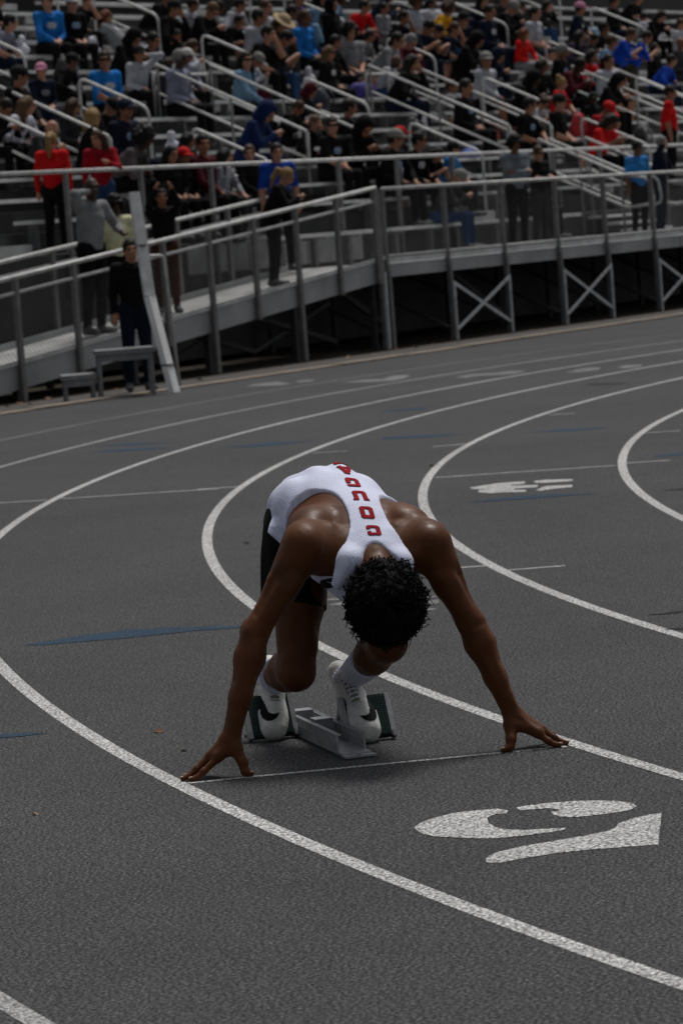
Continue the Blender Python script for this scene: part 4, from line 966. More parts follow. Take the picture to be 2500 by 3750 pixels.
# ================================================================ spectators: poses (local frame faces -y; seated origin on the seat, standing origin on the floor)
def _ik(a, b, l1, l2, pole):
    a = np.array(a, float); b = np.array(b, float); d = b - a; L = np.linalg.norm(d); L = min(L, (l1 + l2)*.995); d = d/np.linalg.norm(d)
    x = (L*L + l1*l1 - l2*l2)/(2*L); h = math.sqrt(max(l1*l1 - x*x, 1e-6))
    p = np.array(pole, float); p = p - d*(p @ d); p /= np.linalg.norm(p)
    return a + d*x + p*h, a + d*L
def pose_joints(kind, lean=8, hyaw=0, hpitch=0, la='lap', ra='lap', spread=.10, recline=0):
    P = {}
    seated = kind == 'sit'
    base = np.array((0, 0, .10)) if seated else np.array((0, 0, .93))
    a = math.radians(lean - recline); sp = np.array((0, -math.sin(a), math.cos(a)))
    a2 = math.radians((lean - recline)*1.35); sp2 = np.array((0, -math.sin(a2), math.cos(a2)))
    P['pelvis'] = base; P['mid'] = base + sp*.20; P['chest'] = P['mid'] + sp2*.15; P['neck'] = P['mid'] + sp2*.315
    hp = math.radians(hpitch); hy = math.radians(hyaw)
    fwd = np.array((math.sin(hy)*math.cos(hp), -math.cos(hy)*math.cos(hp), -math.sin(hp)))     # where the face looks
    up = np.array((math.sin(hy)*math.sin(hp), -math.cos(hy)*math.sin(hp), math.cos(hp)))
    right = np.cross(fwd, up)
    P['head'] = P['neck'] + sp2*.045 + up*.115 + fwd*.030
    P['hrot'] = np.stack([right, -fwd, up], 1)                                                  # head space: x right, -y face, z up
    for s, S in ((-1, 'L'), (1, 'R')):
        P['sh'+S] = P['mid'] + sp2*.27 + np.array((s*.175, 0, 0))
        P['hip'+S] = base + np.array((s*.09, -.02, -.01))
        if seated:
            k = np.array((s*spread, -.43, .085)); P['kn'+S] = k; P['an'+S] = k + np.array((s*.01, -.02 - .1*(recline > 12), -.425)); P['to'+S] = P['an'+S] + np.array((s*.02, -.16, -.045))
        else:
            P['kn'+S] = np.array((s*spread, -.025, .49)); P['an'+S] = np.array((s*(spread+.01), .03, .085)); P['to'+S] = P['an'+S] + np.array((s*.03, -.17, -.045))
        m = la if s < 0 else ra
        sh = P['sh'+S]; hd = P['head']; pole = (s*.6, .5, -.6)
        if m == 'lap': t = P['hip'+S] + np.array((-s*.03, -.24, .10))
        elif m == 'knee': t = P['kn'+S] + np.array((-s*.03, .05, .085)); pole = (s*.9, .3, -.1)
        elif m == 'clasp': t = np.array((s*.03, -.42, base[2]+.13)); pole = (s*.9, .2, -.2)
        elif m == 'chin': t = hd + np.array((s*.02, -.105, -.115)); pole = (s*.5, -.2, -.9)
        elif m == 'ear': t = hd + np.array((s*.10, -.05, -.03)); pole = (s*1.0, .05, -.35)
        elif m == 'phone': t = P['chest'] + np.array((s*.05, -.33, -.02)); pole = (s*.7, .2, -.7)
        elif m == 'raised': t = hd + np.array((s*.10, -.30, .12)); pole = (s*.55, -.15, -.85)
        elif m == 'cross': t = P['chest'] + np.array((-s*.12, -.16, -.10)); pole = (s*.9, -.1, -.5)
        elif m == 'hip': t = base + np.array((s*.16, -.02, .06)); pole = (s*1, .5, 0)
        elif m == 'rail': t = base + np.array((s*.16, -.36, .16)); pole = (s*.7, .4, -.4)
        elif m == 'back': t = base + np.array((s*.22, .22, .03)); pole = (s*.6, .8, .1)
        else: t = P['sh'+S] + np.array((s*.06, -.02, -.54))
        P['el'+S], P['ha'+S] = _ik(sh, t, .285, .265, pole)
    return P
POSES = {
 'sit':      dict(kind='sit', lean=6, hpitch=4, la='lap', ra='lap'),
 'sit_r':    dict(kind='sit', lean=10, hyaw=35, hpitch=6, la='lap', ra='knee'),
 'sit_l':    dict(kind='sit', lean=10, hyaw=-40, hpitch=4, la='knee', ra='lap'),
 'lean':     dict(kind='sit', lean=34, hpitch=14, la='clasp', ra='clasp', spread=.15),
 'lean_r':   dict(kind='sit', lean=30, hyaw=30, hpitch=8, la='knee', ra='clasp', spread=.16),
 'down':     dict(kind='sit', lean=22, hpitch=42, la='phone', ra='phone', spread=.12),
 'chin':     dict(kind='sit', lean=24, hpitch=10, la='knee', ra='chin', spread=.13),
 'ear':      dict(kind='sit', lean=8, hyaw=-15, hpitch=4, la='lap', ra='ear'),
 'recline':  dict(kind='sit', lean=0, recline=24, hyaw=20, hpitch=0, la='back', ra='lap', spread=.12),
 'stand':    dict(kind='stand', lean=2, hpitch=4, la='side', ra='side'),
 'stand_l':  dict(kind='stand', lean=3, hyaw=-40, hpitch=6, la='side', ra='phone'),
 'cross':    dict(kind='stand', lean=2, hpitch=8, la='cross', ra='cross'),
 'photo':    dict(kind='stand', lean=2, hpitch=0, la='raised', ra='raised'),
 'text':     dict(kind='stand', lean=16, hpitch=30, la='phone', ra='phone'),
 'call':     dict(kind='stand', lean=6, hyaw=-20, hpitch=6, la='ear', ra='rail'),
 'bend':     dict(kind='stand', lean=24, hpitch=24, la='phone', ra='rail'),
}
PEOPLE = [
(3.48, 8.58, 4.73, 0.89, 'lean', 10, 'black', 'black', 'short', 'dark', 'tan', 'long', 'long', 0, 'person in black jacket leaning forward, eleventh row up, first from left'),
(4.35, 7.97, 4.45, 1.041, 'sit_l', -25, 'blue', 'black', 'short', 'brown', 'fair', 'long', 'long', 0, 'person in bright blue sweatshirt and black trousers, tenth row up, first from left'),
(5.0, 7.97, 4.45, 1.027, 'sit', -20, 'black', 'black', 'cap:white', 'dark', 'fair', 'long', 'long', 0, 'person in black clothes and white cap, tenth row up, second from left'),
(6.04, 8.58, 4.73, 0.86, 'chin', -10, 'black', 'black', 'short', 'dark', 'fair', 'short', 'long', 0, 'person in black top holding a hand to the mouth, eleventh row up, second from left'),
(6.36, 7.97, 4.45, 0.897, 'recline', 10, 'grey', 'lightgrey', 'long', 'auburn', 'fair', 'long', 'long', 1, 'person in grey hoodie with auburn hair leaning back, tenth row up, third from left'),
(0.61, 5.53, 3.33, 0.881, 'sit_l', -20, 'navy', 'navy', 'cap:pink', 'brown', 'fair', 'long', 'long', 0, 'person in pink cap and navy top, sixth row up, first from left'),
(-0.92, 4.92, 3.05, 1.085, 'sit_r', 10, 'black', 'black', 'cap:black', 'dark', 'tan', 'long', 'long', 0, 'person in black cap and black jacket looking right, fifth row up, first from left'),
(1.84, 6.14, 3.61, 0.86, 'lean_r', 10, 'black', 'black', 'cap:black', 'dark', 'brown', 'long', 'long', 0, 'person in black cap and black coat bending forward, seventh row up, first from left'),
(2.15, 5.53, 3.33, 1.075, 'sit_l', -20, 'blue', 'black', 'short', 'dark', 'tan', 'short', 'long', 1, 'person in bright blue tee and sunglasses, sixth row up, second from left'),
(4.37, 6.75, 3.89, 1.015, 'down', 0, 'black', 'black', 'hood', 'black', 'tan', 'long', 'long', 0, 'person in black hood huddled down, eighth row up, first from left'),
(8.9, 8.58, 4.73, 0.89, 'lean_r', 5, 'lightgrey', 'black', 'short', 'dark', 'tan', 'long', 'long', 0, 'person in pale grey hoodie leaning forward, eleventh row up, fourth from left'),
(8.48, 7.97, 4.45, 1.061, 'down', 0, 'black', 'black', 'short', 'lightbrown', 'fair', 'long', 'long', 0, 'person in black top with light brown hair, tenth row up, fifth from left'),
(9.56, 8.58, 4.73, 0.86, 'lean', 15, 'lightgrey', 'black', 'curly', 'dark', 'brown', 'short', 'short', 0, 'person in grey tee and shorts with dark hair, eleventh row up, fifth from left'),
(10.35, 8.58, 4.73, 0.926, 'lean_r', 0, 'lightgrey', 'black', 'short', 'dark', 'tan', 'short', 'long', 0, 'person in pale grey tee with dark hair, eleventh row up, sixth from left'),
(9.25, 7.97, 4.45, 0.873, 'lean', 5, 'black', 'darkgrey', 'short', 'dark', 'tan', 'short', 'short', 0, 'person in black tee with clasped hands, tenth row up, sixth from left'),
(3.98, 6.14, 3.61, 0.91, 'ear', -20, 'lightgrey', 'black', 'cap:black', 'dark', 'tan', 'long', 'long', 0, 'person in black cap and pale hoodie, hand at ear, seventh row up, second from left'),
(4.06, 5.53, 3.33, 1.104, 'sit', 0, 'bluegrey', 'black', 'short', 'grey', 'deep', 'long', 'long', 0, 'person in blue grey hoodie with short grey hair, sixth row up, third from left'),
(5.15, 6.14, 3.61, 0.879, 'sit_r', 5, 'bluegrey', 'black', 'cap:white', 'dark', 'brown', 'long', 'long', 0, 'person in blue grey hoodie and white cap, seventh row up, third from left'),
(5.99, 6.75, 3.89, 0.86, 'down', 10, 'white', 'darkgrey', 'long', 'brown', 'tan', 'long', 'long', 0, 'person in white top with long brown hair, eighth row up, third from left'),
(5.83, 5.53, 3.33, 1.087, 'sit_l', 5, 'denim', 'black', 'long', 'dark', 'fair', 'long', 'long', 1, 'person in pale denim jacket and sunglasses, sixth row up, fourth from left'),
(7.94, 8.58, 4.73, 1.118, 'lean', 10, 'black', 'darkgrey', 'short', 'brown', 'tan', 'short', 'short', 0, 'person in dark top and shorts with tanned legs, eleventh row up, third from left'),
(9.21, 7.36, 4.17, 1.12, 'sit_r', 0, 'lightgrey', 'darkgrey', 'short', 'dark', 'tan', 'short', 'long', 0, 'person in pale grey tee with thick dark hair, ninth row up, second from left'),
(10.56, 7.97, 4.45, 1.053, 'sit', 0, 'lightgrey', 'darkgrey', 'short', 'brown', 'fair', 'short', 'long', 0, 'person in pale grey tee with short brown hair, tenth row up, seventh from left'),
(9.63, 7.36, 4.17, 1.12, 'down', -5, 'brown', 'darkgrey', 'hat', 'brown', 'fair', 'long', 'long', 0, 'person in straw hat and long brown hair, ninth row up, third from left'),
(10.9, 7.97, 4.45, 1.071, 'lean_r', 0, 'grey', 'darkgrey', 'short', 'dark', 'tan', 'short', 'short', 0, 'person in grey tee with bare knees, tenth row up, eighth from left'),
(12.67, 8.58, 4.73, 1.01, 'sit', 0, 'purple', 'black', 'short', 'dark', 'tan', 'long', 'long', 0, 'person in purple hoodie, eleventh row up, seventh from left'),
(8.12, 6.75, 3.89, 1.12, 'chin', 10, 'black', 'black', 'short', 'dark', 'fair', 'short', 'long', 0, 'person in black tee with chin in hand, eighth row up, fourth from left'),
(8.6, 6.75, 3.89, 1.067, 'down', 20, 'darkgrey', 'jeans', 'short', 'black', 'tan', 'short', 'long', 0, 'person in dark grey tee and blue jeans looking down, eighth row up, fifth from left'),
(6.84, 6.14, 3.61, 0.894, 'down', 10, 'lightgrey', 'maroon', 'cap:grey', 'dark', 'tan', 'long', 'long', 0, 'person in grey cap and grey hoodie with forearms out, seventh row up, fourth from left'),
(10.6, 6.75, 3.89, 0.918, 'sit_r', 10, 'black', 'black', 'short', 'dark', 'tan', 'long', 'long', 0, 'person in black jacket sitting upright with short dark hair, eighth row up, sixth from left'),
(9.42, 6.14, 3.61, 0.953, 'sit', 5, 'black', 'black', 'long', 'lightbrown', 'tan', 'long', 'long', 1, 'person in big black coat with light brown hair, seventh row up, fifth from left'),
(12.47, 7.36, 4.17, 0.86, 'lean_r', 10, 'grey', 'black', 'short', 'dark', 'tan', 'long', 'long', 0, 'person in grey hoodie leaning on knees with dark hair, ninth row up, sixth from left'),
(12.04, 6.75, 3.89, 1.12, 'lean', 10, 'grey', 'black', 'short', 'dark', 'tan', 'long', 'long', 0, 'person in grey hoodie with hands clasped, eighth row up, eighth from left'),
(14.81, 7.97, 4.45, 0.994, 'chin', 10, 'black', 'navy', 'short', 'dark', 'tan', 'short', 'long', 0, 'person in black tee with one hand on face, tenth row up, tenth from left'),
(16.4, 9.19, 5.01, 0.976, 'down', 30, 'navy', 'navy', 'hood', 'navy', 'tan', 'long', 'long', 0, 'person in navy hooded coat at the top edge, twelfth row up, second from left'),
(17.49, 8.58, 4.73, 1.008, 'lean_r', 10, 'yellow', 'black', 'curly', 'brown', 'tan', 'long', 'long', 0, 'person in bright yellow sweatshirt, eleventh row up, twelfth from left'),
(14.5, 7.36, 4.17, 1.092, 'down', 0, 'navy', 'navy', 'short', 'dark', 'tan', 'short', 'long', 0, 'person in navy top bent low with dark hair, ninth row up, seventh from left'),
(14.85, 7.36, 4.17, 1.006, 'down', 10, 'navy', 'darkgrey', 'short', 'dark', 'fair', 'short', 'short', 0, 'person in navy tee and shorts looking down, ninth row up, eighth from left'),
(15.52, 7.36, 4.17, 1.024, 'chin', 10, 'navy', 'black', 'short', 'brown', 'fair', 'short', 'long', 0, 'person in navy tee with bare arms and brown hair, ninth row up, ninth from left'),
(12.84, 6.75, 3.89, 1.047, 'down', -10, 'maroon', 'darkgrey', 'short', 'grey', 'fair', 'long', 'long', 0, 'person in dark maroon top with thin grey hair, eighth row up, ninth from left'),
(11.83, 4.92, 3.05, 0.952, 'recline', 0, 'grey', 'black', 'short', 'brown', 'tan', 'long', 'long', 0, 'person in grey hoodie and black trousers lying back, fifth row up, third from left'),
(10.54, 4.31, 2.77, 1.12, 'sit', 0, 'black', 'black', 'short', 'dark', 'tan', 'long', 'long', 0, 'person in plain black top with short dark hair, fourth row up, sixth from left'),
(20.03, 8.58, 4.73, 1.085, 'down', 15, 'black', 'black', 'cap:grey', 'grey', 'fair', 'long', 'long', 0, 'person in grey cap and black jacket, eleventh row up, thirteenth from left'),
(20.84, 8.58, 4.73, 1.018, 'sit_r', 10, 'black', 'black', 'short', 'dark', 'tan', 'long', 'long', 0, 'person in black coat with dark hair, eleventh row up, fourteenth from left'),
(20.34, 7.97, 4.45, 1.118, 'sit', 0, 'lightgrey', 'darkgrey', 'short', 'dark', 'fair', 'short', 'short', 0, 'person in pale grey top sitting behind black coats, tenth row up, thirteenth from left'),
(22.93, 9.19, 5.01, 0.866, 'chin', 15, 'black', 'jeans', 'long', 'dark', 'fair', 'long', 'long', 0, 'person in black jacket and jeans resting on an arm, twelfth row up, sixth from left'),
(23.41, 8.58, 4.73, 1.025, 'sit_r', 15, 'navy', 'darkgrey', 'cap:pink', 'dark', 'tan', 'short', 'short', 0, 'person in pink cap and navy tee, eleventh row up, fifteenth from left'),
(18.61, 7.36, 4.17, 0.895, 'sit_r', 0, 'red', 'grey', 'long', 'auburn', 'fair', 'long', 'long', 0, 'person in red top with long auburn hair, ninth row up, tenth from left'),
(19.14, 7.36, 4.17, 0.931, 'recline', 10, 'grey', 'lightgrey', 'short', 'dark', 'tan', 'long', 'long', 0, 'person in grey hoodie and pale grey joggers leaning back, ninth row up, eleventh from left'),
(14.77, 6.14, 3.61, 1.024, 'down', 0, 'navy', 'navy', 'hood', 'navy', 'tan', 'long', 'long', 0, 'person in navy hood pulled up, seventh row up, seventh from left'),
(17.64, 6.14, 3.61, 1.059, 'sit_r', 5, 'black', 'black', 'short', 'grey', 'brown', 'long', 'long', 0, 'person in long black coat with grey hair, seventh row up, eighth from left'),
(15.64, 5.53, 3.33, 1.002, 'sit_r', -10, 'black', 'black', 'long', 'dark', 'brown', 'long', 'long', 0, 'person in black top with long dark hair, sixth row up, seventh from left'),
(15.11, 4.92, 3.05, 0.903, 'sit_r', 10, 'red', 'darkgrey', 'bun', 'blonde', 'fair', 'short', 'long', 0, 'person in red tee with a blonde bun, fifth row up, fifth from left'),
(20.46, 7.36, 4.17, 0.952, 'lean_r', 0, 'purplegrey', 'darkgrey', 'long', 'dark', 'tan', 'long', 'long', 0, 'person in dull purple top with dark hair, ninth row up, twelfth from left'),
(13.62, 4.92, 3.05, 1.102, 'down', 0, 'black', 'black', 'hood', 'black', 'deep', 'long', 'long', 0, 'person in black hood beside dark haired neighbour, fifth row up, fourth from left'),
(11.45, 3.7, 2.49, 1.053, 'sit_r', 0, 'black', 'black', 'short', 'dark', 'tan', 'short', 'long', 0, 'person in black tee with dark cropped hair, third row up, seventh from left'),
(12.88, 4.31, 2.77, 0.861, 'down', 0, 'lightgrey', 'black', 'short', 'brown', 'fair', 'short', 'long', 0, 'person in pale grey tee with brown hair, fourth row up, seventh from left'),
(12.63, 3.7, 2.49, 1.09, 'sit', 5, 'black', 'black', 'cap:black', 'dark', 'fair', 'short', 'short', 0, 'person in black cap and shorts with bare legs, third row up, eighth from left'),
(18.49, 6.14, 3.61, 1.003, 'chin', 5, 'red', 'black', 'long', 'dark', 'tan', 'long', 'long', 0, 'person in red sleeves and dark hair, hand on face, seventh row up, ninth from left'),
(16.6, 5.53, 3.33, 1.12, 'down', 0, 'maroon', 'black', 'short', 'dark', 'deep', 'long', 'long', 0, 'person in dark red and black hoodie, sixth row up, eighth from left'),
(21.9, 7.36, 4.17, 1.07, 'sit_r', 0, 'black', 'black', 'short', 'dark', 'brown', 'short', 'long', 0, 'person in black tee with short dark hair turned right, ninth row up, fourteenth from left'),
(21.15, 7.36, 4.17, 0.883, 'down', 0, 'darkgrey', 'darkgrey', 'short', 'dark', 'tan', 'long', 'long', 0, 'person in dark grey top looking down, ninth row up, thirteenth from left'),
(19.58, 5.88, 3.18, 0.998, 'bend', 10, 'royal', 'darkgrey', 'short', 'brown', 'tan', 'short', 'long', 0, 'person in royal blue tee with brown hair leaning over, seventh row up, tenth from left'),
(20.27, 5.88, 3.18, 0.973, 'bend', 20, 'royal', 'olive', 'short', 'dark', 'tan', 'short', 'short', 0, 'person in royal blue tee with bare forearms, seventh row up, eleventh from left'),
(27.2, 8.58, 4.73, 1.028, 'down', 150, 'lightgrey', 'darkgrey', 'short', 'dark', 'tan', 'long', 'long', 0, 'person in pale grey hoodie seen from behind, eleventh row up, seventeenth from left'),
(26.9, 8.58, 4.73, 0.977, 'down', -10, 'black', 'black', 'long', 'dark', 'fair', 'long', 'long', 0, 'person in black jacket with long dark hair, eleventh row up, sixteenth from left'),
(28.22, 9.8, 5.29, 0.97, 'lean', 0, 'black', 'black', 'short', 'dark', 'tan', 'short', 'long', 0, 'person in black tee at the very top, thirteenth row up, first from left'),
(24.23, 6.75, 3.89, 1.006, 'sit', 0, 'darkgrey', 'darkgrey', 'bald', 'dark', 'brown', 'long', 'long', 0, 'person with bald head and dark grey top, eighth row up, fourteenth from left'),
(21.82, 6.14, 3.61, 0.958, 'lean_r', 10, 'royal', 'navy', 'short', 'dark', 'tan', 'long', 'long', 0, 'person in blue and white jacket bending down, seventh row up, twelfth from left'),
(15.21, 2.83, 1.78, 1.017, 'stand', 20, 'red', 'black', 'short', 'dark', 'tan', 'short', 'long', 0, 'person in red tee and black trousers on the steps, second row up, seventh from left'),
(26.99, 7.97, 4.45, 0.96, 'sit', 0, 'lightgrey', 'lightgrey', 'short', 'brown', 'fair', 'long', 'long', 0, 'person in pale hoodie cut by the right edge, tenth row up, fourteenth from left'),
(26.41, 9.19, 5.01, 0.965, 'sit', 0, 'black', 'navy', 'short', 'dark', 'tan', 'long', 'long', 0, 'person in black jacket high in the stand at right, twelfth row up, seventh from left'),
(-1.95, 4.31, 2.77, 0.995, 'lean_r', 5, 'pattern', 'black', 'long', 'lightbrown', 'fair', 'long', 'long', 0, 'person in white patterned jacket with long light brown hair, fourth row up, second from left'),
(-0.53, 4.31, 2.77, 0.86, 'sit_r', 0, 'darkgrey', 'black', 'long', 'brown', 'fair', 'long', 'long', 1, 'person in dark grey top with brown hair and sunglasses, fourth row up, third from left'),
(-1.03, 3.7, 2.49, 0.986, 'sit_r', 40, 'black', 'black', 'long', 'blonde', 'fair', 'long', 'long', 0, 'person in black top with long blonde hair, third row up, second from left'),
(0.09, 4.31, 2.77, 0.945, 'down', 0, 'black', 'black', 'cap:black', 'grey', 'fair', 'long', 'long', 0, 'person in black coat and black cap with pale face, fourth row up, fourth from left'),
(-0.15, 3.7, 2.49, 1.099, 'sit', -10, 'navyyellow', 'navy', 'cap:navy', 'dark', 'tan', 'long', 'long', 0, 'person in navy cap and navy and yellow shirt, third row up, third from left'),
(-2.19, 3.7, 2.49, 0.904, 'down', 0, 'darkgrey', 'black', 'bald', 'dark', 'fair', 'long', 'long', 0, 'person with bald head behind the red sweatshirt, third row up, first from left'),
(-3.89, 2.22, 1.5, 0.86, 'stand', 110, 'red', 'black', 'pony', 'blonde', 'fair', 'long', 'long', 0, 'person in red sweatshirt with blonde ponytail seen from behind, first row up, first from left'),
(-2.85, 2.22, 1.5, 0.864, 'stand_l', -50, 'red2', 'jeans', 'long', 'brown', 'fair', 'long', 'long', 0, 'person in dark red hoodie with long brown hair, first row up, second from left'),
(-1.32, 3.09, 2.21, 1.096, 'lean', 15, 'greybrown', 'black', 'curly', 'black', 'deep', 'short', 'long', 0, 'person in grey brown tee and curly black hair, second row up, first from left'),
(-0.94, 2.48, 1.93, 0.95, 'sit', -20, 'black', 'black', 'long', 'black', 'tan', 'long', 'long', 0, 'person in black top with very long black hair, first row up, third from left'),
(0.32, 3.09, 2.21, 0.86, 'sit_r', 0, 'black', 'black', 'long', 'black', 'tan', 'long', 'long', 0, 'person in black top with dark hair turned aside, second row up, second from left'),
(-0.28, 2.48, 1.93, 1.116, 'sit_l', 0, 'maroon', 'black', 'short', 'black', 'tan', 'long', 'long', 0, 'person in maroon top with black hair, first row up, fifth from left'),
(-0.65, 2.48, 1.93, 0.914, 'sit', -20, 'black', 'black', 'cap:red', 'dark', 'tan', 'long', 'long', 0, 'person in small red cap and black top, first row up, fourth from left'),
(0.22, 2.48, 1.93, 0.895, 'sit_r', 10, 'pattern2', 'darkgrey', 'long', 'dark', 'fair', 'long', 'long', 0, 'person in grey patterned jacket with dark hair, first row up, sixth from left'),
(0.95, 2.48, 1.93, 0.931, 'sit_l', -20, 'black', 'black', 'short', 'brown', 'fair', 'long', 'long', 0, 'person in black coat with short brown hair, first row up, seventh from left'),
(-3.77, 0.75, 0.689, 0.873, 'photo', -50, 'black', 'redbrown', 'short', 'dark', 'tan', 'long', 'long', 0, 'person in black sweatshirt holding up a phone, standing on the ramp'),
(-0.25, 1.25, 1.045, 0.965, 'stand', -45, 'royal2', 'black', 'pony', 'dark', 'fair', 'short', 'long', 0, 'person in blue tee with a pink strap, standing on the front walkway'),
(-1.62, 0.55, 0.89, 0.88, 'text', 20, 'black', 'black', 'pony', 'blonde', 'fair', 'long', 'long', 0, 'person in black jacket with blonde hair looking at a phone, standing on the ramp'),
(4.93, 4.31, 2.77, 0.86, 'down', 10, 'black', 'black', 'short', 'brown', 'tan', 'long', 'long', 0, 'person in black top with brown hair bowed, fourth row up, fifth from left'),
(4.45, 3.7, 2.49, 0.86, 'chin', 0, 'black', 'black', 'short', 'lightbrown', 'fair', 'long', 'long', 0, 'person in black hoodie with fair tousled hair, third row up, fifth from left'),
(4.16, 3.09, 2.21, 1.047, 'sit_l', -10, 'black', 'black', 'short', 'dark', 'fair', 'short', 'long', 1, 'person in black tee and glasses, second row up, third from left'),
(5.61, 3.7, 2.49, 1.069, 'sit_r', 10, 'black', 'black', 'short', 'dark', 'tan', 'long', 'long', 0, 'person in black hoodie with dark brown hair, third row up, sixth from left'),
(4.78, 3.09, 2.21, 1.12, 'down', -20, 'black', 'black', 'hood', 'black', 'tan', 'long', 'long', 0, 'person in big black hooded jacket, second row up, fourth from left'),
(6.33, 4.92, 3.05, 0.86, 'down', 10, 'black', 'black', 'hood', 'maroon', 'tan', 'long', 'long', 0, 'person in maroon hood, fifth row up, second from left'),
(2.89, 3.7, 2.49, 1.12, 'down', 10, 'navyblue', 'navyblue', 'hood', 'navyblue', 'tan', 'long', 'long', 0, 'person in dark blue blanket coat, third row up, fourth from left'),
(4.78, 2.48, 1.93, 1.099, 'sit_r', 0, 'black', 'black', 'cap:grey', 'dark', 'tan', 'long', 'long', 0, 'person in grey cap, beard and black top, first row up, eighth from left'),
(6.07, 3.09, 2.21, 0.86, 'sit_r', 0, 'black', 'black', 'cap:red', 'dark', 'fair', 'long', 'long', 0, 'person in black top and bright red cap, second row up, fifth from left'),
(5.48, 2.48, 1.93, 1.047, 'sit_r', -5, 'black', 'black', 'short', 'black', 'tan', 'long', 'long', 1, 'person in black top and dark sunglasses, first row up, tenth from left'),
(5.32, 2.48, 1.93, 1.013, 'lean', 150, 'bluegrey', 'darkgrey', 'short', 'brown', 'fair', 'short', 'short', 0, 'person in blue grey tee seen from behind, first row up, ninth from left'),
(5.83, 2.48, 1.93, 0.86, 'down', -10, 'black', 'black', 'long', 'dark', 'fair', 'short', 'long', 0, 'person in black tee bent over with bare forearm, first row up, eleventh from left'),
(6.55, 2.48, 1.93, 0.86, 'sit_r', 10, 'blue2', 'darkgrey', 'cap:black', 'dark', 'fair', 'short', 'long', 0, 'person in blue tee and black cap, first row up, twelfth from left'),
(4.63, 1.58, 1.5, 0.941, 'down', 10, 'darkgrey', 'jeans', 'beanie', 'grey', 'fair', 'long', 'long', 0, 'person in grey beanie, dark jacket and jeans, sitting on the walkway bench'),
(5.71, 0.9, 1.045, 0.944, 'cross', -35, 'steel', 'black', 'curly', 'black', 'brown', 'long', 'long', 0, 'person in grey hoodie with folded arms and curly black hair, standing on the front walkway'),
(6.71, 1.05, 1.045, 0.86, 'cross', -20, 'black', 'darkgrey', 'short', 'brown', 'fair', 'long', 'long', 1, 'person in black top and glasses with hands together, standing on the front walkway'),
(7.51, 1.58, 1.5, 0.86, 'lean', 0, 'black', 'darkgrey', 'hood', 'black', 'fair', 'long', 'long', 0, 'person in black hood behind the railing post, sitting on the walkway bench'),
(9.99, 1.0, 1.045, 0.86, 'stand', -30, 'skyblue', 'black', 'cap:black', 'black', 'brown', 'short', 'long', 0, 'person in sky blue tee and black cap, standing on the front walkway'),
(10.54, 0.9, 1.045, 0.901, 'call', 10, 'navy', 'navy', 'short', 'grey', 'fair', 'long', 'long', 0, 'person in dark navy jacket shading the eyes, standing on the front walkway'),
(12.78, 3.09, 2.21, 1.086, 'down', -5, 'red', 'black', 'long', 'dark', 'brown', 'short', 'long', 0, 'person in red tee with long dark hair, second row up, sixth from left'),
(13.93, 3.7, 2.49, 1.038, 'down', 0, 'red2', 'black', 'cap:red', 'dark', 'tan', 'long', 'long', 0, 'person in red cap, third row up, ninth from left'),
(15.18, 4.31, 2.77, 0.86, 'sit_l', -10, 'black', 'black', 'cap:black', 'dark', 'deep', 'long', 'long', 0, 'person in black cap and black hoodie, fourth row up, eighth from left'),
(-7.93, -1.55, 0.0, 0.941, 'stand', -45, 'black', 'navy', 'short', 'dark', 'fair', 'long', 'long', 0, 'person in black hoodie and navy trousers, standing by the small steps'),
(-4.64, 0.85, 0.609, 0.879, 'stand', -40, 'cream', 'black', 'curly', 'black', 'deep', 'long', 'long', 0, 'person in cream top on the ramp, beside the bald man'),
(-5.41, 0.7, 0.537, 1.063, 'call', -10, 'grey', 'black', 'bald', 'dark', 'deep', 'long', 'long', 0, 'person in grey sweater, bald, phone at the ear, standing on the ramp'),
(11.35, 7.1, 3.74, 0.933, 'stand', 0, 'black', 'black', 'hood', 'black', 'tan', 'long', 'long', 0, 'person in long black coat standing high in the stand, ninth row up, fifth from left'),
(-2.34, 4.31, 2.77, 0.956, 'down', 0, 'black', 'black', 'short', 'dark', 'tan', 'long', 'long', 0, 'person in black top at the left edge, fourth row up, first from left'),
(4.76, 6.75, 3.89, 1.027, 'lean', 0, 'black', 'darkgrey', 'short', 'dark', 'tan', 'long', 'long', 0, 'person in dark coat beside the handrail, eighth row up, second from left'),
(18.48, 7.97, 4.45, 1.115, 'sit', 0, 'navy', 'navy', 'short', 'dark', 'tan', 'long', 'long', 0, 'person in navy coat in the upper rows, tenth row up, twelfth from left'),
(15.06, 6.75, 3.89, 1.096, 'down', 10, 'black', 'black', 'hood', 'black', 'tan', 'long', 'long', 0, 'person in black hooded coat in the middle rows, eighth row up, tenth from left'),
(16.93, 4.92, 3.05, 1.042, 'down', 0, 'black', 'black', 'hood', 'black', 'tan', 'long', 'long', 0, 'person in black padded coat beside the steps, fifth row up, sixth from left'),
(23.06, 6.75, 3.89, 0.86, 'sit', -10, 'black', 'black', 'long', 'dark', 'fair', 'long', 'long', 0, 'person in black coat behind the blue tees, eighth row up, thirteenth from left'),
(15.65, 8.58, 4.73, 0.86, 'sit', 0, 'grey', 'grey', 'short', 'dark', 'tan', 'long', 'long', 0, 'person in grey hoodie with short dark hair, eleventh row up, tenth from left'),
(14.54, 8.58, 4.73, 0.982, 'lean_r', -12, 'red', 'black', 'short', 'dark', 'tan', 'short', 'long', 0, 'person in red top with short dark hair, eleventh row up, ninth from left'),
(12.0, 7.97, 4.45, 0.939, 'down', 17, 'denim', 'jeans', 'cap:black', 'dark', 'deep', 'long', 'long', 0, 'person in pale denim top with a black cap, tenth row up, ninth from left'),
(13.4, 8.58, 4.73, 0.996, 'sit', -7, 'denim', 'grey', 'hood', 'black', 'tan', 'long', 'long', 0, 'person in pale denim top with hood up, eleventh row up, eighth from left'),
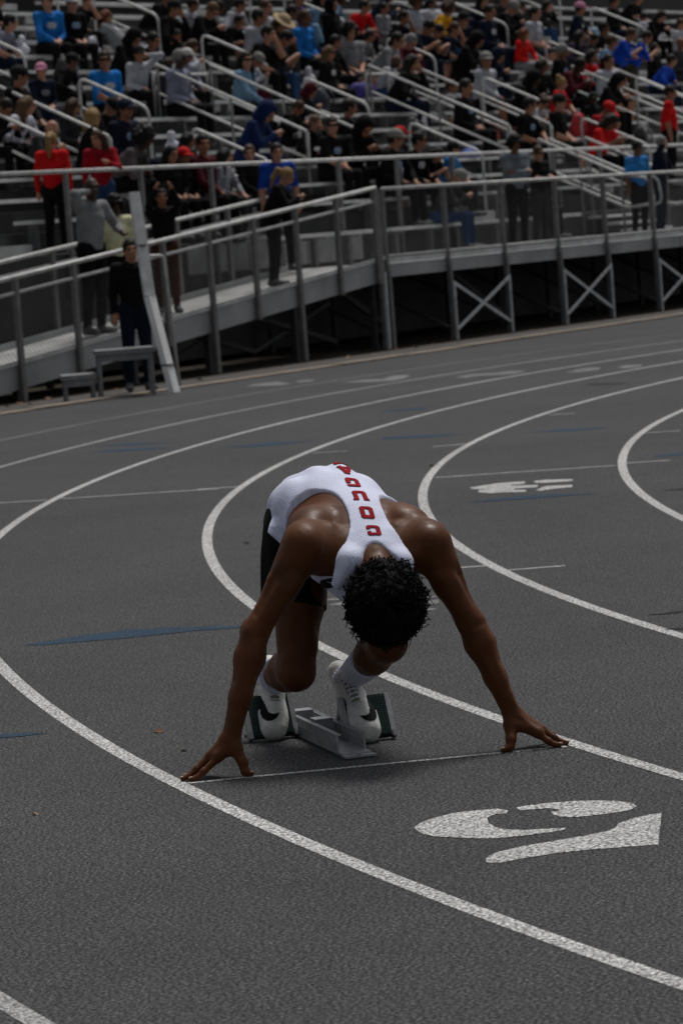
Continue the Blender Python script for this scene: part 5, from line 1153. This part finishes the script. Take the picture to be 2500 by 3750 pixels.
(16.87, 8.58, 4.73, 1.021, 'sit', -20, 'lightgrey', 'black', 'curly', 'brown', 'brown', 'short', 'short', 0, 'person in pale grey top with curly hair, eleventh row up, eleventh from left'),
(17.04, 7.97, 4.45, 1.083, 'lean', -21, 'navy', 'jeans', 'cap:black', 'dark', 'tan', 'short', 'long', 0, 'person in navy top with a black cap, tenth row up, eleventh from left'),
(14.72, 9.19, 5.01, 0.86, 'lean_r', 23, 'denim', 'grey', 'short', 'dark', 'deep', 'long', 'long', 0, 'person in pale denim top with short dark hair, twelfth row up, first from left'),
(11.21, 6.75, 3.89, 1.12, 'sit', -23, 'grey', 'darkgrey', 'curly', 'black', 'fair', 'short', 'short', 0, 'person in grey hoodie with curly hair, eighth row up, seventh from left'),
(7.37, 7.97, 4.45, 1.051, 'chin', 14, 'black', 'black', 'cap:black', 'dark', 'tan', 'long', 'long', 0, 'person in plain black top with a black cap, tenth row up, fourth from left'),
(10.76, 7.36, 4.17, 1.12, 'sit', -2, 'blue', 'black', 'short', 'brown', 'brown', 'long', 'long', 0, 'person in blue top with short brown hair, ninth row up, fourth from left'),
(20.17, 9.19, 5.01, 1.017, 'lean', -18, 'navy', 'black', 'long', 'black', 'fair', 'long', 'short', 0, 'person in navy top with long hair, twelfth row up, fourth from left'),
(20.86, 9.19, 5.01, 1.096, 'lean', -5, 'darkgrey', 'black', 'pony', 'lightbrown', 'fair', 'short', 'long', 0, 'person in charcoal top with a ponytail, twelfth row up, fifth from left'),
(18.99, 9.19, 5.01, 0.865, 'recline', -23, 'lightgrey', 'navy', 'pony', 'black', 'brown', 'short', 'long', 0, 'person in pale grey top with a ponytail, twelfth row up, third from left'),
(18.43, 5.53, 3.33, 1.104, 'sit', -23, 'lightgrey', 'darkgrey', 'pony', 'dark', 'tan', 'long', 'short', 0, 'person in pale grey top with a ponytail, sixth row up, ninth from left'),
(13.56, 5.53, 3.33, 1.12, 'sit_l', -5, 'lightgrey', 'black', 'cap:grey', 'brown', 'tan', 'long', 'short', 0, 'person in pale grey top with a grey cap, sixth row up, sixth from left'),
(20.37, 6.75, 3.89, 1.12, 'lean_r', 17, 'denim', 'jeans', 'short', 'brown', 'tan', 'short', 'short', 0, 'person in pale denim top with short brown hair, eighth row up, eleventh from left'),
(10.52, 5.53, 3.33, 1.12, 'chin', 14, 'black', 'navy', 'long', 'dark', 'tan', 'long', 'long', 0, 'person in plain black top with long hair, sixth row up, fifth from left'),
(21.41, 6.75, 3.89, 0.892, 'lean', -25, 'navy', 'navy', 'cap:grey', 'black', 'tan', 'long', 'short', 0, 'person in navy top with a grey cap, eighth row up, twelfth from left'),
(11.17, 6.14, 3.61, 0.86, 'down', 10, 'lightgrey', 'jeans', 'short', 'lightbrown', 'deep', 'short', 'long', 0, 'person in pale grey top with short brown hair, seventh row up, sixth from left'),
(2.02, 7.36, 4.17, 0.998, 'lean_r', 13, 'bluegrey', 'navy', 'short', 'black', 'fair', 'short', 'long', 0, 'person in blue grey top with short dark hair, ninth row up, first from left'),
]

COLR = {'black': (.005,.005,.006), 'navy': (.006,.010,.024), 'grey': (.20,.205,.215), 'lightgrey': (.36,.37,.41), 'white': (.66,.66,.72), 'darkgrey': (.03,.031,.034),
 'blue': (.012,.15,.46), 'blue2': (.02,.13,.33), 'royal': (.006,.045,.34), 'royal2': (.008,.045,.27), 'skyblue': (.03,.20,.50), 'bluegrey': (.17,.18,.24), 'denim': (.14,.25,.36), 'jeans': (.02,.05,.12),
 'brown': (.07,.035,.02), 'purple': (.035,.012,.10), 'purplegrey': (.05,.03,.055), 'maroon': (.06,.006,.012), 'yellow': (.62,.30,.008), 'red': (.52,.009,.010), 'red2': (.26,.006,.014), 'greybrown': (.085,.068,.07),
 'pattern': (.45,.45,.52), 'pattern2': (.22,.225,.25), 'navyyellow': (.010,.012,.026), 'navyblue': (.006,.016,.065), 'steel': (.15,.175,.20), 'cream': (.62,.60,.38), 'redbrown': (.055,.022,.014), 'olive': (.045,.045,.03)}
SKINC = {'fair': (.40,.195,.125), 'tan': (.28,.125,.070), 'brown': (.15,.062,.030), 'deep': (.045,.020,.012)}
HAIRC = {'dark': (.010,.007,.005), 'black': (.004,.004,.004), 'brown': (.045,.022,.011), 'lightbrown': (.10,.055,.028), 'auburn': (.12,.035,.012), 'blonde': (.24,.145,.055), 'grey': (.16,.155,.15)}
CAPC = {'white': (.5,.5,.48), 'pink': (.48,.20,.30), 'black': (.008,.008,.009), 'grey': (.20,.195,.18), 'navy': (.008,.014,.03), 'red': (.45,.01,.012)}
_mc = {}
def cloth(k):
    if k not in _mc:
        pat = k.startswith('pattern')
        _mc[k] = mat('cloth_' + k, COLR[k], .85, noise=((30, .75, 2) if pat else (9, .22, 5)), bump=(22, .35), spec=.12)
    return _mc[k]
def skinm(k):
    if 's'+k not in _mc: _mc['s'+k] = mat('skin_' + k, SKINC[k], .5, noise=(12, .12, 4), spec=.3)
    return _mc['s'+k]
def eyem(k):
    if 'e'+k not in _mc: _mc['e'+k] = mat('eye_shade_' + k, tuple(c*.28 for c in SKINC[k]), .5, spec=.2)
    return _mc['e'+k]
def hairm(k):
    if 'h'+k not in _mc: _mc['h'+k] = mat('hair_' + k, HAIRC[k], .55, noise=(45, .35, 3), bump=(70, .5), spec=.18)
    return _mc['h'+k]
def capm(k):
    if 'c'+k not in _mc: _mc['c'+k] = mat('cap_' + k, CAPC[k], .8, noise=(20, .15, 4), spec=.15)
    return _mc['c'+k]
M_SHOEG = mat('spectator_shoe', (.09,.09,.095), .7, noise=(4, .5, 2)); M_EYE = mat('eye_dark', (.012,.009,.008), .4)
M_SHADES = mat('sunglasses_lens', (.006,.006,.007), .15); M_STRAW = mat('straw', (.34,.25,.14), .9, noise=(40, .25, 3))

def body_mesh(name):
    P = pose_joints(**POSES[name]); seated = POSES[name]['kind'] == 'sit'
    pts = np.array([p for k, p in P.items() if k != 'hrot']); v = Vol(pts.min(0) - .19, pts.max(0) + .20, .0145)
    hr = Matrix(P['hrot'].tolist()); hd = P['head']; loc = lambda x, y, z: hd + P['hrot'] @ np.array((x, y, z))
    # torso and hips
    v.ell(P['pelvis'], (.165,.125,.125), .05, 3); v.cone(P['pelvis'] + (0,0,.04), .135, P['mid'], .138, .05, 1)
    v.cone(P['mid'] + (-.03,0,0), .122, P['chest'] + (-.055,0,0), .120, .05, 1); v.cone(P['mid'] + (.03,0,0), .122, P['chest'] + (.055,0,0), .120, .05, 1)
    v.cone(P['shL'], .072, P['shR'], .072, .05, 1); v.ell(P['neck'] + (0,.01,-.05), (.10,.075,.06), .04, 1)
    v.cone(P['neck'] + (0,0,-.03), .056, hd + P['hrot'] @ np.array((0,.02,-.07)), .052, .02, 0)
    for S in 'LR':
        s = -1 if S == 'L' else 1
        v.cone(P['sh'+S], .067, P['el'+S], .050, .03, 1); v.cone(P['el'+S], .049, lerp(P['el'+S], P['ha'+S], .86), .036, .02, 2)
        ax = (P['ha'+S] - P['el'+S]); ax = ax/np.linalg.norm(ax)
        v.cone(lerp(P['el'+S], P['ha'+S], .84), .030, P['ha'+S], .032, .01, 0); v.cone(P['ha'+S], .034, P['ha'+S] + ax*.075, .024, .012, 0)
        sd = np.cross(ax, (0, 0, 1)); sd = sd/max(np.linalg.norm(sd), 1e-6)
        v.cone(P['ha'+S], .018, P['ha'+S] + ax*.05 - sd*s*.045, .013, .01, 0)
        v.cone(P['hip'+S], .100, P['kn'+S], .068, .04, 3); v.cone(P['kn'+S], .066, lerp(P['kn'+S], P['an'+S], .92), .050, .03, 4)
        v.cone(P['an'+S] + (0,.03,-.035), .045, P['to'+S], .040, .02, 5); v.cone(P['an'+S], .044, P['an'+S] + (0,0,-.03), .045, .02, 5)
    # head
    v.ell(loc(0,.012,.018), (.076,.094,.098), .02, 0, rot=hr); v.ell(loc(0,-.022,-.045), (.058,.066,.068), .03, 0, rot=hr)
    v.cone(loc(0,-.088,.012), .013, loc(0,-.104,-.022), .018, .012, 0)
    for s in (-1, 1):
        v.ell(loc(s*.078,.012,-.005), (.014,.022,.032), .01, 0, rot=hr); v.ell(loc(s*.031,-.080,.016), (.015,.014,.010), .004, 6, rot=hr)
        v.cone(loc(s*.014,-.086,.040), .013, loc(s*.050,-.070,.038), .012, .010, 0)
    v.ell(loc(0,-.086,-.058), (.020,.012,.008), .006, 0, rot=hr)
    return vol_mesh('person_' + name, v, [M_EYE]*7, smooth=1), P

def hair_mesh(style):
    v = Vol((-.24,-.26,-.42), (.24,.28,.26), .011)
    c = (0,.018,.030)
    if style in ('short', 'curly', 'long', 'pony', 'bun'):
        r = (.087,.105,.108) if style != 'curly' else (.118,.132,.130)
        v.ell(c, r, .01)
        if style == 'curly':
            rg = np.random.default_rng(8)
            for k in range(60):
                d = rg.normal(size=3); d /= np.linalg.norm(d); v.ell(np.array(c) + d*np.array(r), (.026,)*3, .01)
        # keep the face free
        v.ell((0,-.105,-.028), (.090,.082,.088), .01, neg=True); v.ell((0,-.02,-.13), (.13,.13,.085), .01, neg=True)
        if style == 'long':
            v.chain([(-.06,.05,.02),(-.085,.06,-.12),(-.085,.035,-.30)], (.055,.052,.032), .03); v.chain([(.06,.05,.02),(.085,.06,-.12),(.085,.035,-.30)], (.055,.052,.032), .03)
            v.chain([(0,.08,.02),(0,.105,-.13),(0,.095,-.30)], (.065,.065,.045), .03)
        if style == 'pony': v.chain([(0,.11,.05),(0,.165,.03),(0,.17,-.10),(0,.14,-.25)], (.03,.038,.040,.016), .02)
        if style == 'bun': v.ell((0,.07,.135), (.055,.055,.048), .02)
    elif style == 'cap':
        v.ell((0,.012,.045), (.093,.110,.092), .01); v.cut(lambda x, y, z: .018 - z + 0*x + 0*y)
        v.ell((0,-.125,.030), (.075,.085,.012), .012)
    elif style == 'beanie':
        v.ell((0,.016,.050), (.096,.112,.105), .01); v.cut(lambda x, y, z: .022 - z + 0*x + 0*y); v.ell((0,.014,.040), (.100,.115,.026), .01)
    elif style == 'hood':
        v.ell((0,.035,.025), (.118,.128,.140), .02); v.ell((0,.05,-.10), (.125,.105,.09), .04); v.ell((0,-.105,-.012), (.080,.085,.100), .012, neg=True)
    elif style == 'hat':
        v.ell((0,.015,.055), (.095,.110,.085), .01); v.ell((0,.0,.045), (.185,.195,.014), .01)
    return vol_mesh('hair_' + style, v, smooth=1)
_hm = {}
def hair_of(style):
    if style not in _hm: _hm[style] = hair_mesh(style)
    return _hm[style]
_shades = MB().box((-.070,-.112,.004), (.070,-.094,.034)).box((-.082,-.100,.016), (-.070,.02,.028)).box((.070,-.100,.016), (.082,.02,.028)).mesh('sunglasses'); _shades.materials.append(M_SHADES)
BODY = {k: body_mesh(k) for k in POSES}

def collar_mesh():
    if 'collar' not in _hm:
        v = Vol((-.2,-.2,-.2), (.2,.25,.2), .011)
        v.ell((0,.075,-.035), (.105,.060,.060), .03)
        v.chain([(-.06,.06,-.01),(-.085,.0,-.02),(-.055,-.075,-.045),(0,-.10,-.06)], (.032,.030,.026,.022), .02); v.chain([(.06,.06,-.01),(.085,.0,-.02),(.055,-.075,-.045),(0,-.10,-.06)], (.032,.030,.026,.022), .02)
        _hm['collar'] = vol_mesh('hood_collar', v, smooth=1)
    return _hm['collar']
PRINTS = {}
def print_mesh(pose):
    if pose in PRINTS: return PRINTS[pose]
    me, P = BODY[pose]; sp = P['neck'] - P['mid']; sp = sp/np.linalg.norm(sp); n = np.cross(sp, (1, 0, 0)); n = n if n[1] < 0 else -n
    c = lerp(P['mid'], P['neck'], .50); B = bvh_of(me); v = []; f = []; nx, ny = 9, 6
    for j in range(ny):
        for i in range(nx):
            p = c + np.array((1, 0, 0))*((i/(nx-1)-.5)*.15) + sp*((j/(ny-1)-.5)*.085) + n*.4
            h = B.ray_cast(Vector(p), Vector(-n)); v.append(tuple((h[0] if h[0] else Vector(p - n*.28)) + Vector(n)*.006))
    for j in range(ny-1):
        for i in range(nx-1):
            if (i in (0, nx-2) and j in (0, ny-2)): continue
            q = (j*nx+i, j*nx+i+1, (j+1)*nx+i+1, (j+1)*nx+i)
            if max((Vector(v[x])-Vector(v[y])).length for x in q for y in q) < .05: f.append(q)
    PRINTS[pose] = mesh('shirt_print', v, f, True); return PRINTS[pose]
M_PRINTS = [mat('print_white', (.45,.45,.47), .8, noise=(60, .6, 2), spec=.1), mat('print_grey', (.20,.20,.21), .8, noise=(60, .6, 2), spec=.1), mat('print_blue', (.22,.30,.42), .8, noise=(60, .6, 2), spec=.1)]

def child(name, me, m, parent, mw):
    o = bpy.data.objects.new(name, me); COL.objects.link(o); o.parent = parent; o.matrix_local = mw
    if m is not None:
        if not me.materials: me.materials.append(m)
        o.material_slots[0].link = 'OBJECT'; o.material_slots[0].material = m
    return o
for (s, t, z, sc, pose, yaw, top, bottom, hair, hcol, skin, sleeve, legs, glasses, lab) in PEOPLE:
    me, P = BODY[pose]
    o = bpy.data.objects.new('person', me); COL.objects.link(o)
    o.matrix_world = STAND @ Matrix.Translation((s, t, z)) @ Matrix.Rotation(R(yaw), 4, 'Z') @ Matrix.Scale(sc, 4)
    o['label'] = lab; o['category'] = 'person'; o['group'] = 'spectators in and around the stand'
    sk = skinm(skin)
    for i, m in enumerate((sk, cloth(top), cloth(top) if sleeve == 'long' else sk, cloth(bottom), cloth(bottom) if legs == 'long' else sk, M_SHOEG, eyem(skin))):
        o.material_slots[i].link = 'OBJECT'; o.material_slots[i].material = m
    H4 = Matrix.Translation(P['head'].tolist()) @ Matrix(P['hrot'].tolist()).to_4x4()
    st_, _, cc = hair.partition(':')
    if st_ == 'hood': child('hood', hair_of('hood'), cloth(hcol), o, H4)
    elif st_ == 'cap':
        child('hair', hair_of('short'), hairm(hcol), o, H4); child('cap', hair_of('cap'), capm(cc), o, H4 @ Matrix.Scale(1.06, 4))
    elif st_ == 'beanie': child('beanie', hair_of('beanie'), capm('grey'), o, H4)
    elif st_ == 'hat': child('hair', hair_of('long'), hairm(hcol), o, H4); child('straw_hat', hair_of('hat'), M_STRAW, o, H4 @ Matrix.Scale(1.04, 4))
    elif st_ != 'bald': child('hair', hair_of(st_), hairm(hcol), o, H4)
    if 'hoodie' in lab or 'sweatshirt' in lab:
        child('hood_collar', collar_mesh(), cloth(top), o, Matrix.Translation(P['neck'].tolist()) @ Matrix.Rotation(R(POSES[pose].get('lean', 0)*.9 - POSES[pose].get('recline', 0)), 4, 'X'))
    hsh = sum(ord(ch)*(k+1) for k, ch in enumerate(lab))
    if pose in ('sit', 'sit_r', 'sit_l', 'stand', 'stand_l', 'photo', 'recline') and (hsh % 5 < 2 or 'bright blue sweatshirt' in lab) and yaw < 90 and not top.startswith('pattern'):
        child('shirt_print', print_mesh(pose), M_PRINTS[0 if 'bright' in lab else hsh % 3], o, Matrix())
    if glasses: child('sunglasses', _shades, None, o, H4)

# phones held in hands
M_PHONE = mat('phone_black', (.008,.008,.009), .2); M_SCREEN = mat('phone_screen', (.03,.034,.045), .1)
for o in [q for q in bpy.data.objects if q.name.split('.')[0] == 'person' and q.get('group')]:
    lab = o['label']
    if 'phone' not in lab: continue
    pose = next(p[4] for p in PEOPLE if p[-1] == lab); P = BODY[pose][1]
    c = (P['haL'] + P['haR'])/2 + (0,-.03,.03) if pose in ('photo', 'text') else P['haL'] + (.01,-.02,.04)
    ph = obj('phone', MB().box((-.075,-.005,-.038),(.075,.005,.038)).mesh('phone'), M_PHONE, mw=o.matrix_world @ Matrix.Translation(tuple(c)),
        label='black phone held by the ' + {'photo': 'photographer in the black sweatshirt', 'text': 'blonde woman on the ramp', 'call': 'bald man in the grey sweater'}[pose], cat='phone')
    MB().box((-.070,.0052,-.034),(.070,.0065,.034)).build('screen', M_SCREEN, ph)

# ================================================================ belongings left on the benches, leaves on the ground
def lump(name, boxes, h=.012, seed=1, rough=.008):
    rg = np.random.default_rng(seed); lo = np.min([np.array(c)-np.array(r) for c, r in boxes], 0)-.06; hi = np.max([np.array(c)+np.array(r) for c, r in boxes], 0)+.06
    v = Vol(lo, hi, h)
    for c, r in boxes: v.ell(c, r, .03)
    f = rg.uniform(18, 34, 3); p = rg.uniform(0, 6, 3)
    v.D += (rough*np.sin(f[0]*v.ax[0][:,None,None]+p[0])*np.sin(f[1]*v.ax[1][None,:,None]+p[1]) + rough*.6*np.sin(f[2]*v.ax[2][None,None,:]+p[2])).astype(np.float32)
    v.cut(lambda x, y, z: -z + 0*x + 0*y)
    return vol_mesh(name, v, smooth=1)
ITEM = {}
def item_parts(kind):
    if kind in ITEM: return ITEM[kind]
    if kind == 'backpack':
        strap = MB().tube([(-.10,-.11,.36),(-.11,-.17,.28),(-.10,-.16,.10)], .016, 6).tube([(.10,-.11,.36),(.11,-.17,.28),(.10,-.16,.10)], .016, 6).mesh('strap', True)
        handle = MB().tube(round_path([(-.05,0,.40),(-.05,0,.46),(.05,0,.46),(.05,0,.40)], .03, 3), .010, 6).mesh('handle', True)
        r = [('backpack', lump('backpack', [((0,0,.20),(.17,.12,.23)),((0,.09,.14),(.13,.06,.13))], seed=2)), ('strap', strap), ('handle', handle)]
    elif kind == 'duffel_bag':
        h = MB().tube(round_path([(-.12,-.08,.20),(-.10,-.05,.33),(.10,-.05,.33),(.12,-.08,.20)], .06, 4), .011, 6).mesh('handle', True)
        r = [('duffel_bag', lump('duffel_bag', [((-.08,0,.13),(.17,.13,.14)),((.10,0,.13),(.17,.13,.14))], seed=3)), ('handle', h)]
    elif kind == 'plastic_bag':
        r = [('plastic_bag', lump('plastic_bag', [((0,0,.09),(.12,.10,.10)),((.03,.01,.20),(.06,.05,.10)),((-.05,0,.22),(.04,.04,.09))], seed=4, rough=.014)), ('bag_handle', MB().tube(round_path([(-.05,0,.26),(-.06,0,.34),(-.02,0,.34),(-.02,0,.26)], .02, 3), .006, 5).mesh('bag_handle', True))]
    elif kind == 'bottle':
        r = [('bottle', MB().tube([(0,0,0),(0,0,.005),(0,0,.17),(0,0,.20),(0,0,.215)], [.030,.037,.037,.020,.016], 12).mesh('bottle', True)), ('bottle_cap', MB().tube([(0,0,.216),(0,0,.24)], .018, 10).mesh('bottle_cap', True))]
    elif kind == 'folded_cloth':
        r = [('folded_cloth', lump('folded_cloth', [((0,0,.06),(.26,.13,.09)),((.12,0,.13),(.14,.10,.07)),((-.15,-.10,.03),(.14,.12,.07))], seed=6, rough=.016)), ('fringe', MB().box((-.3,-.22,.0),(-.08,-.205,.03)).mesh('fringe'))]
    elif kind == 'shoe':
        r = [('shoe', lump('shoe', [((0,-.05,.045),(.05,.12,.05)),((0,.05,.07),(.045,.06,.07))], h=.010, seed=7, rough=.003)), ('shoe_sole', MB().box((-.045,-.16,.001),(.045,.10,.018)).mesh('shoe_sole'))]
    ITEM[kind] = r; return r
ICOL = {'orange': (.62,.07,.012), 'teal': (.015,.22,.26), 'white': (.52,.52,.60), 'yellowgreen': (.30,.45,.02), 'yellow': (.40,.30,.02), 'redwhite': (.30,.03,.04), 'pink': (.40,.10,.17), 'blue': (.01,.05,.26), 'black': (.008,.008,.009), 'denim': (.12,.22,.32), 'red': (.35,.01,.02), 'purple': (.03,.02,.20), 'navy': (.008,.014,.03), 'grey': (.18,.18,.19)}
_ic = {}
def icol(k):
    if k not in _ic: _ic[k] = mat('item_' + k, ICOL[k], .7, noise=(14, .2, 4))
    return _ic[k]
ITEMS = [('folded_cloth',3,11.34,'orange','bright orange folded cloth on an empty bench'),('folded_cloth',5,17.39,'teal','teal towel beside the red tee'),
 ('plastic_bag',9,4.47,'white','larger white plastic bag below the blue sweatshirt'),('plastic_bag',9,4.80,'white','smaller white plastic bag below the blue sweatshirt'),
 ('bottle',9,4.10,'yellow','yellow bottle beside the white plastic bags'),('duffel_bag',10,7.30,'yellowgreen','lime green bag behind the pale joggers'),
 ('duffel_bag',10,14.92,'redwhite','red and white bag at the foot of the tall black coat'),('bottle',7,9.95,'pink','pink bottle standing near the handrail bend'),
 ('duffel_bag',6,10.55,'purple','violet blue bag at the end of a bench'),('plastic_bag',7,11.25,'white','white bag above the violet blue bag'),
 ('backpack',10,24.3,'denim','pale blue backpack below the pink cap'),('folded_cloth',2,9.6,'blue','blue blanket on a low bench'),
 ('folded_cloth',1,13.4,'blue','blue cloth in front of bare legs'),('backpack',3,15.0,'red','red backpack beside the steps'),('backpack',2,15.9,'black','black backpack with no neighbour beside the right steps'),
 ('shoe',3,12.2,'white','white shoe on the bench below the reclining hoodie'),('shoe',3,12.42,'grey','grey shoe beside the white one'),
 ('plastic_bag',9,15.95,'white','white bag in the upper middle rows'),('backpack',8,16.75,'black','black backpack in the upper middle rows'),
 ('duffel_bag',6,16.2,'black','long black bag with handles on an upper bench'),('backpack',7,3.0,'black','black backpack on the bench above the pink cap'),
 ('backpack',3,8.9,'black','black backpack on a bare bench near the centre'),('bottle',4,10.4,'white','white bottle on a bare bench near the stair opening'),('plastic_bag',3,2.0,'white','white bag on a low bench at left'),
 ('backpack',5,8.2,'navy','navy backpack on a bench left of centre'),('duffel_bag',2,7.9,'black','black bag near the second aisle'),('backpack',11,21.0,'black','black backpack high up at right')]
occ = [(p[0], p[1]) for p in PEOPLE]
for kind, row, x, c, lab in ITEMS:
    t = rowt(row) + .48
    for d in (0,.25,-.25,.5,-.5,.75,-.75,1.0,-1.0,1.3,-1.3):
        xx = x + d
        if all(abs(xx-a) > .42 or abs(t-b) > .3 for a, b in occ) and not any(a-.05 < xx < b+.05 for a, b in AISLES): break
    occ.append((xx, t))
    root = None
    for i, (nm, me) in enumerate(item_parts(kind)):
        if i == 0:
            root = bpy.data.objects.new(nm, me); COL.objects.link(root); root.matrix_world = STAND @ Matrix.Translation((xx, t, rowz(row)+.431)) @ Matrix.Rotation(R((hash((row, int(x*10))) % 60) - 30), 4, 'Z')
            root['label'] = lab; root['category'] = nm.replace('_', ' '); root['group'] = 'belongings on the benches'; o = root
        else:
            o = bpy.data.objects.new(nm, me); COL.objects.link(o); o.parent = root
        m = icol(c) if i == 0 else icol('black' if c != 'black' else 'grey')
        if not me.materials: me.materials.append(m)
        o.material_slots[0].link = 'OBJECT'; o.material_slots[0].material = m

# dry leaves
M_LEAF = mat('dry_leaf', (.16,.075,.03), .8, noise=(60, .4, 3)); M_LEAF2 = mat('pale_dry_leaf', (.26,.19,.11), .8, noise=(60, .3, 3))
def leaf(p, sc, rz, m, lab, group=None):
    b = MB(); pts = [(0,-.5),(.12,-.30),(.32,-.22),(.22,-.05),(.42,.10),(.20,.16),(.12,.38),(0,.55),(-.10,.36),(-.24,.20),(-.40,.05),(-.20,-.06),(-.30,-.26),(-.11,-.30)]
    v = [(x*sc, y*sc, sc*(.10 + .28*abs(x) + .12*math.sin(5*y))) for x, y in pts] + [(0,0,sc*.06)]; n = len(pts)
    me = mesh('dry_leaf', v + [(x, y, z-.0012) for x, y, z in v], [(i, (i+1) % n, n) for i in range(n)] + [((i+1) % n + n + 1, i + n + 1, 2*n + 1) for i in range(n)])
    o = obj('dry_leaf', me, m, mw=Matrix.Translation(p) @ Matrix.Rotation(rz, 4, 'Z'), label=lab, cat='leaf', group=group)
    MB().tube([(0,-.45*sc,.10*sc),(.03*sc,-.75*sc,.06*sc)], .0012 if sc < .06 else .002, 4).build('leaf_stalk', m, o)
leaf((-.664,11.2,.001), .042, .6, M_LEAF, 'curled brown leaf on the track left of the runner\'s hand')
leaf((-.561,10.753,.001), .026, 2.1, M_LEAF2, 'small pale curled leaf just behind the runner\'s hand')
leaf((-.953,9.747,.001), .024, 1.1, M_LEAF2, 'tiny pale leaf alone at lower left of the track')
leaf((.62,22.239,.001), .05, 1.7, M_LEAF2, 'pale scrap lying on the curved lane line right of the runner')
leaf((-.512,17.715,.001), .045, .3, mat('dark_wet_leaf', (.03,.022,.014), .9), 'dark leaf on the track inside the lane behind the runner')
rl = random.Random(11)
for i in range(30):
    x = rl.uniform(-11, 12); y = rl.choice([rl.uniform(-1.0,-.2), rl.uniform(-1.85,-.9)]) if i % 3 else rl.uniform(-.5, .2)
    p = STAND @ Vector((x, y, -.008 if y < -.75 else -.056)); leaf(tuple(p), rl.uniform(.05,.10), rl.uniform(0,6), rl.choice([M_LEAF, M_LEAF2, M_LEAF]), 'dry brown leaf lying by the foot of the stand', 'leaves along the foot of the stand')
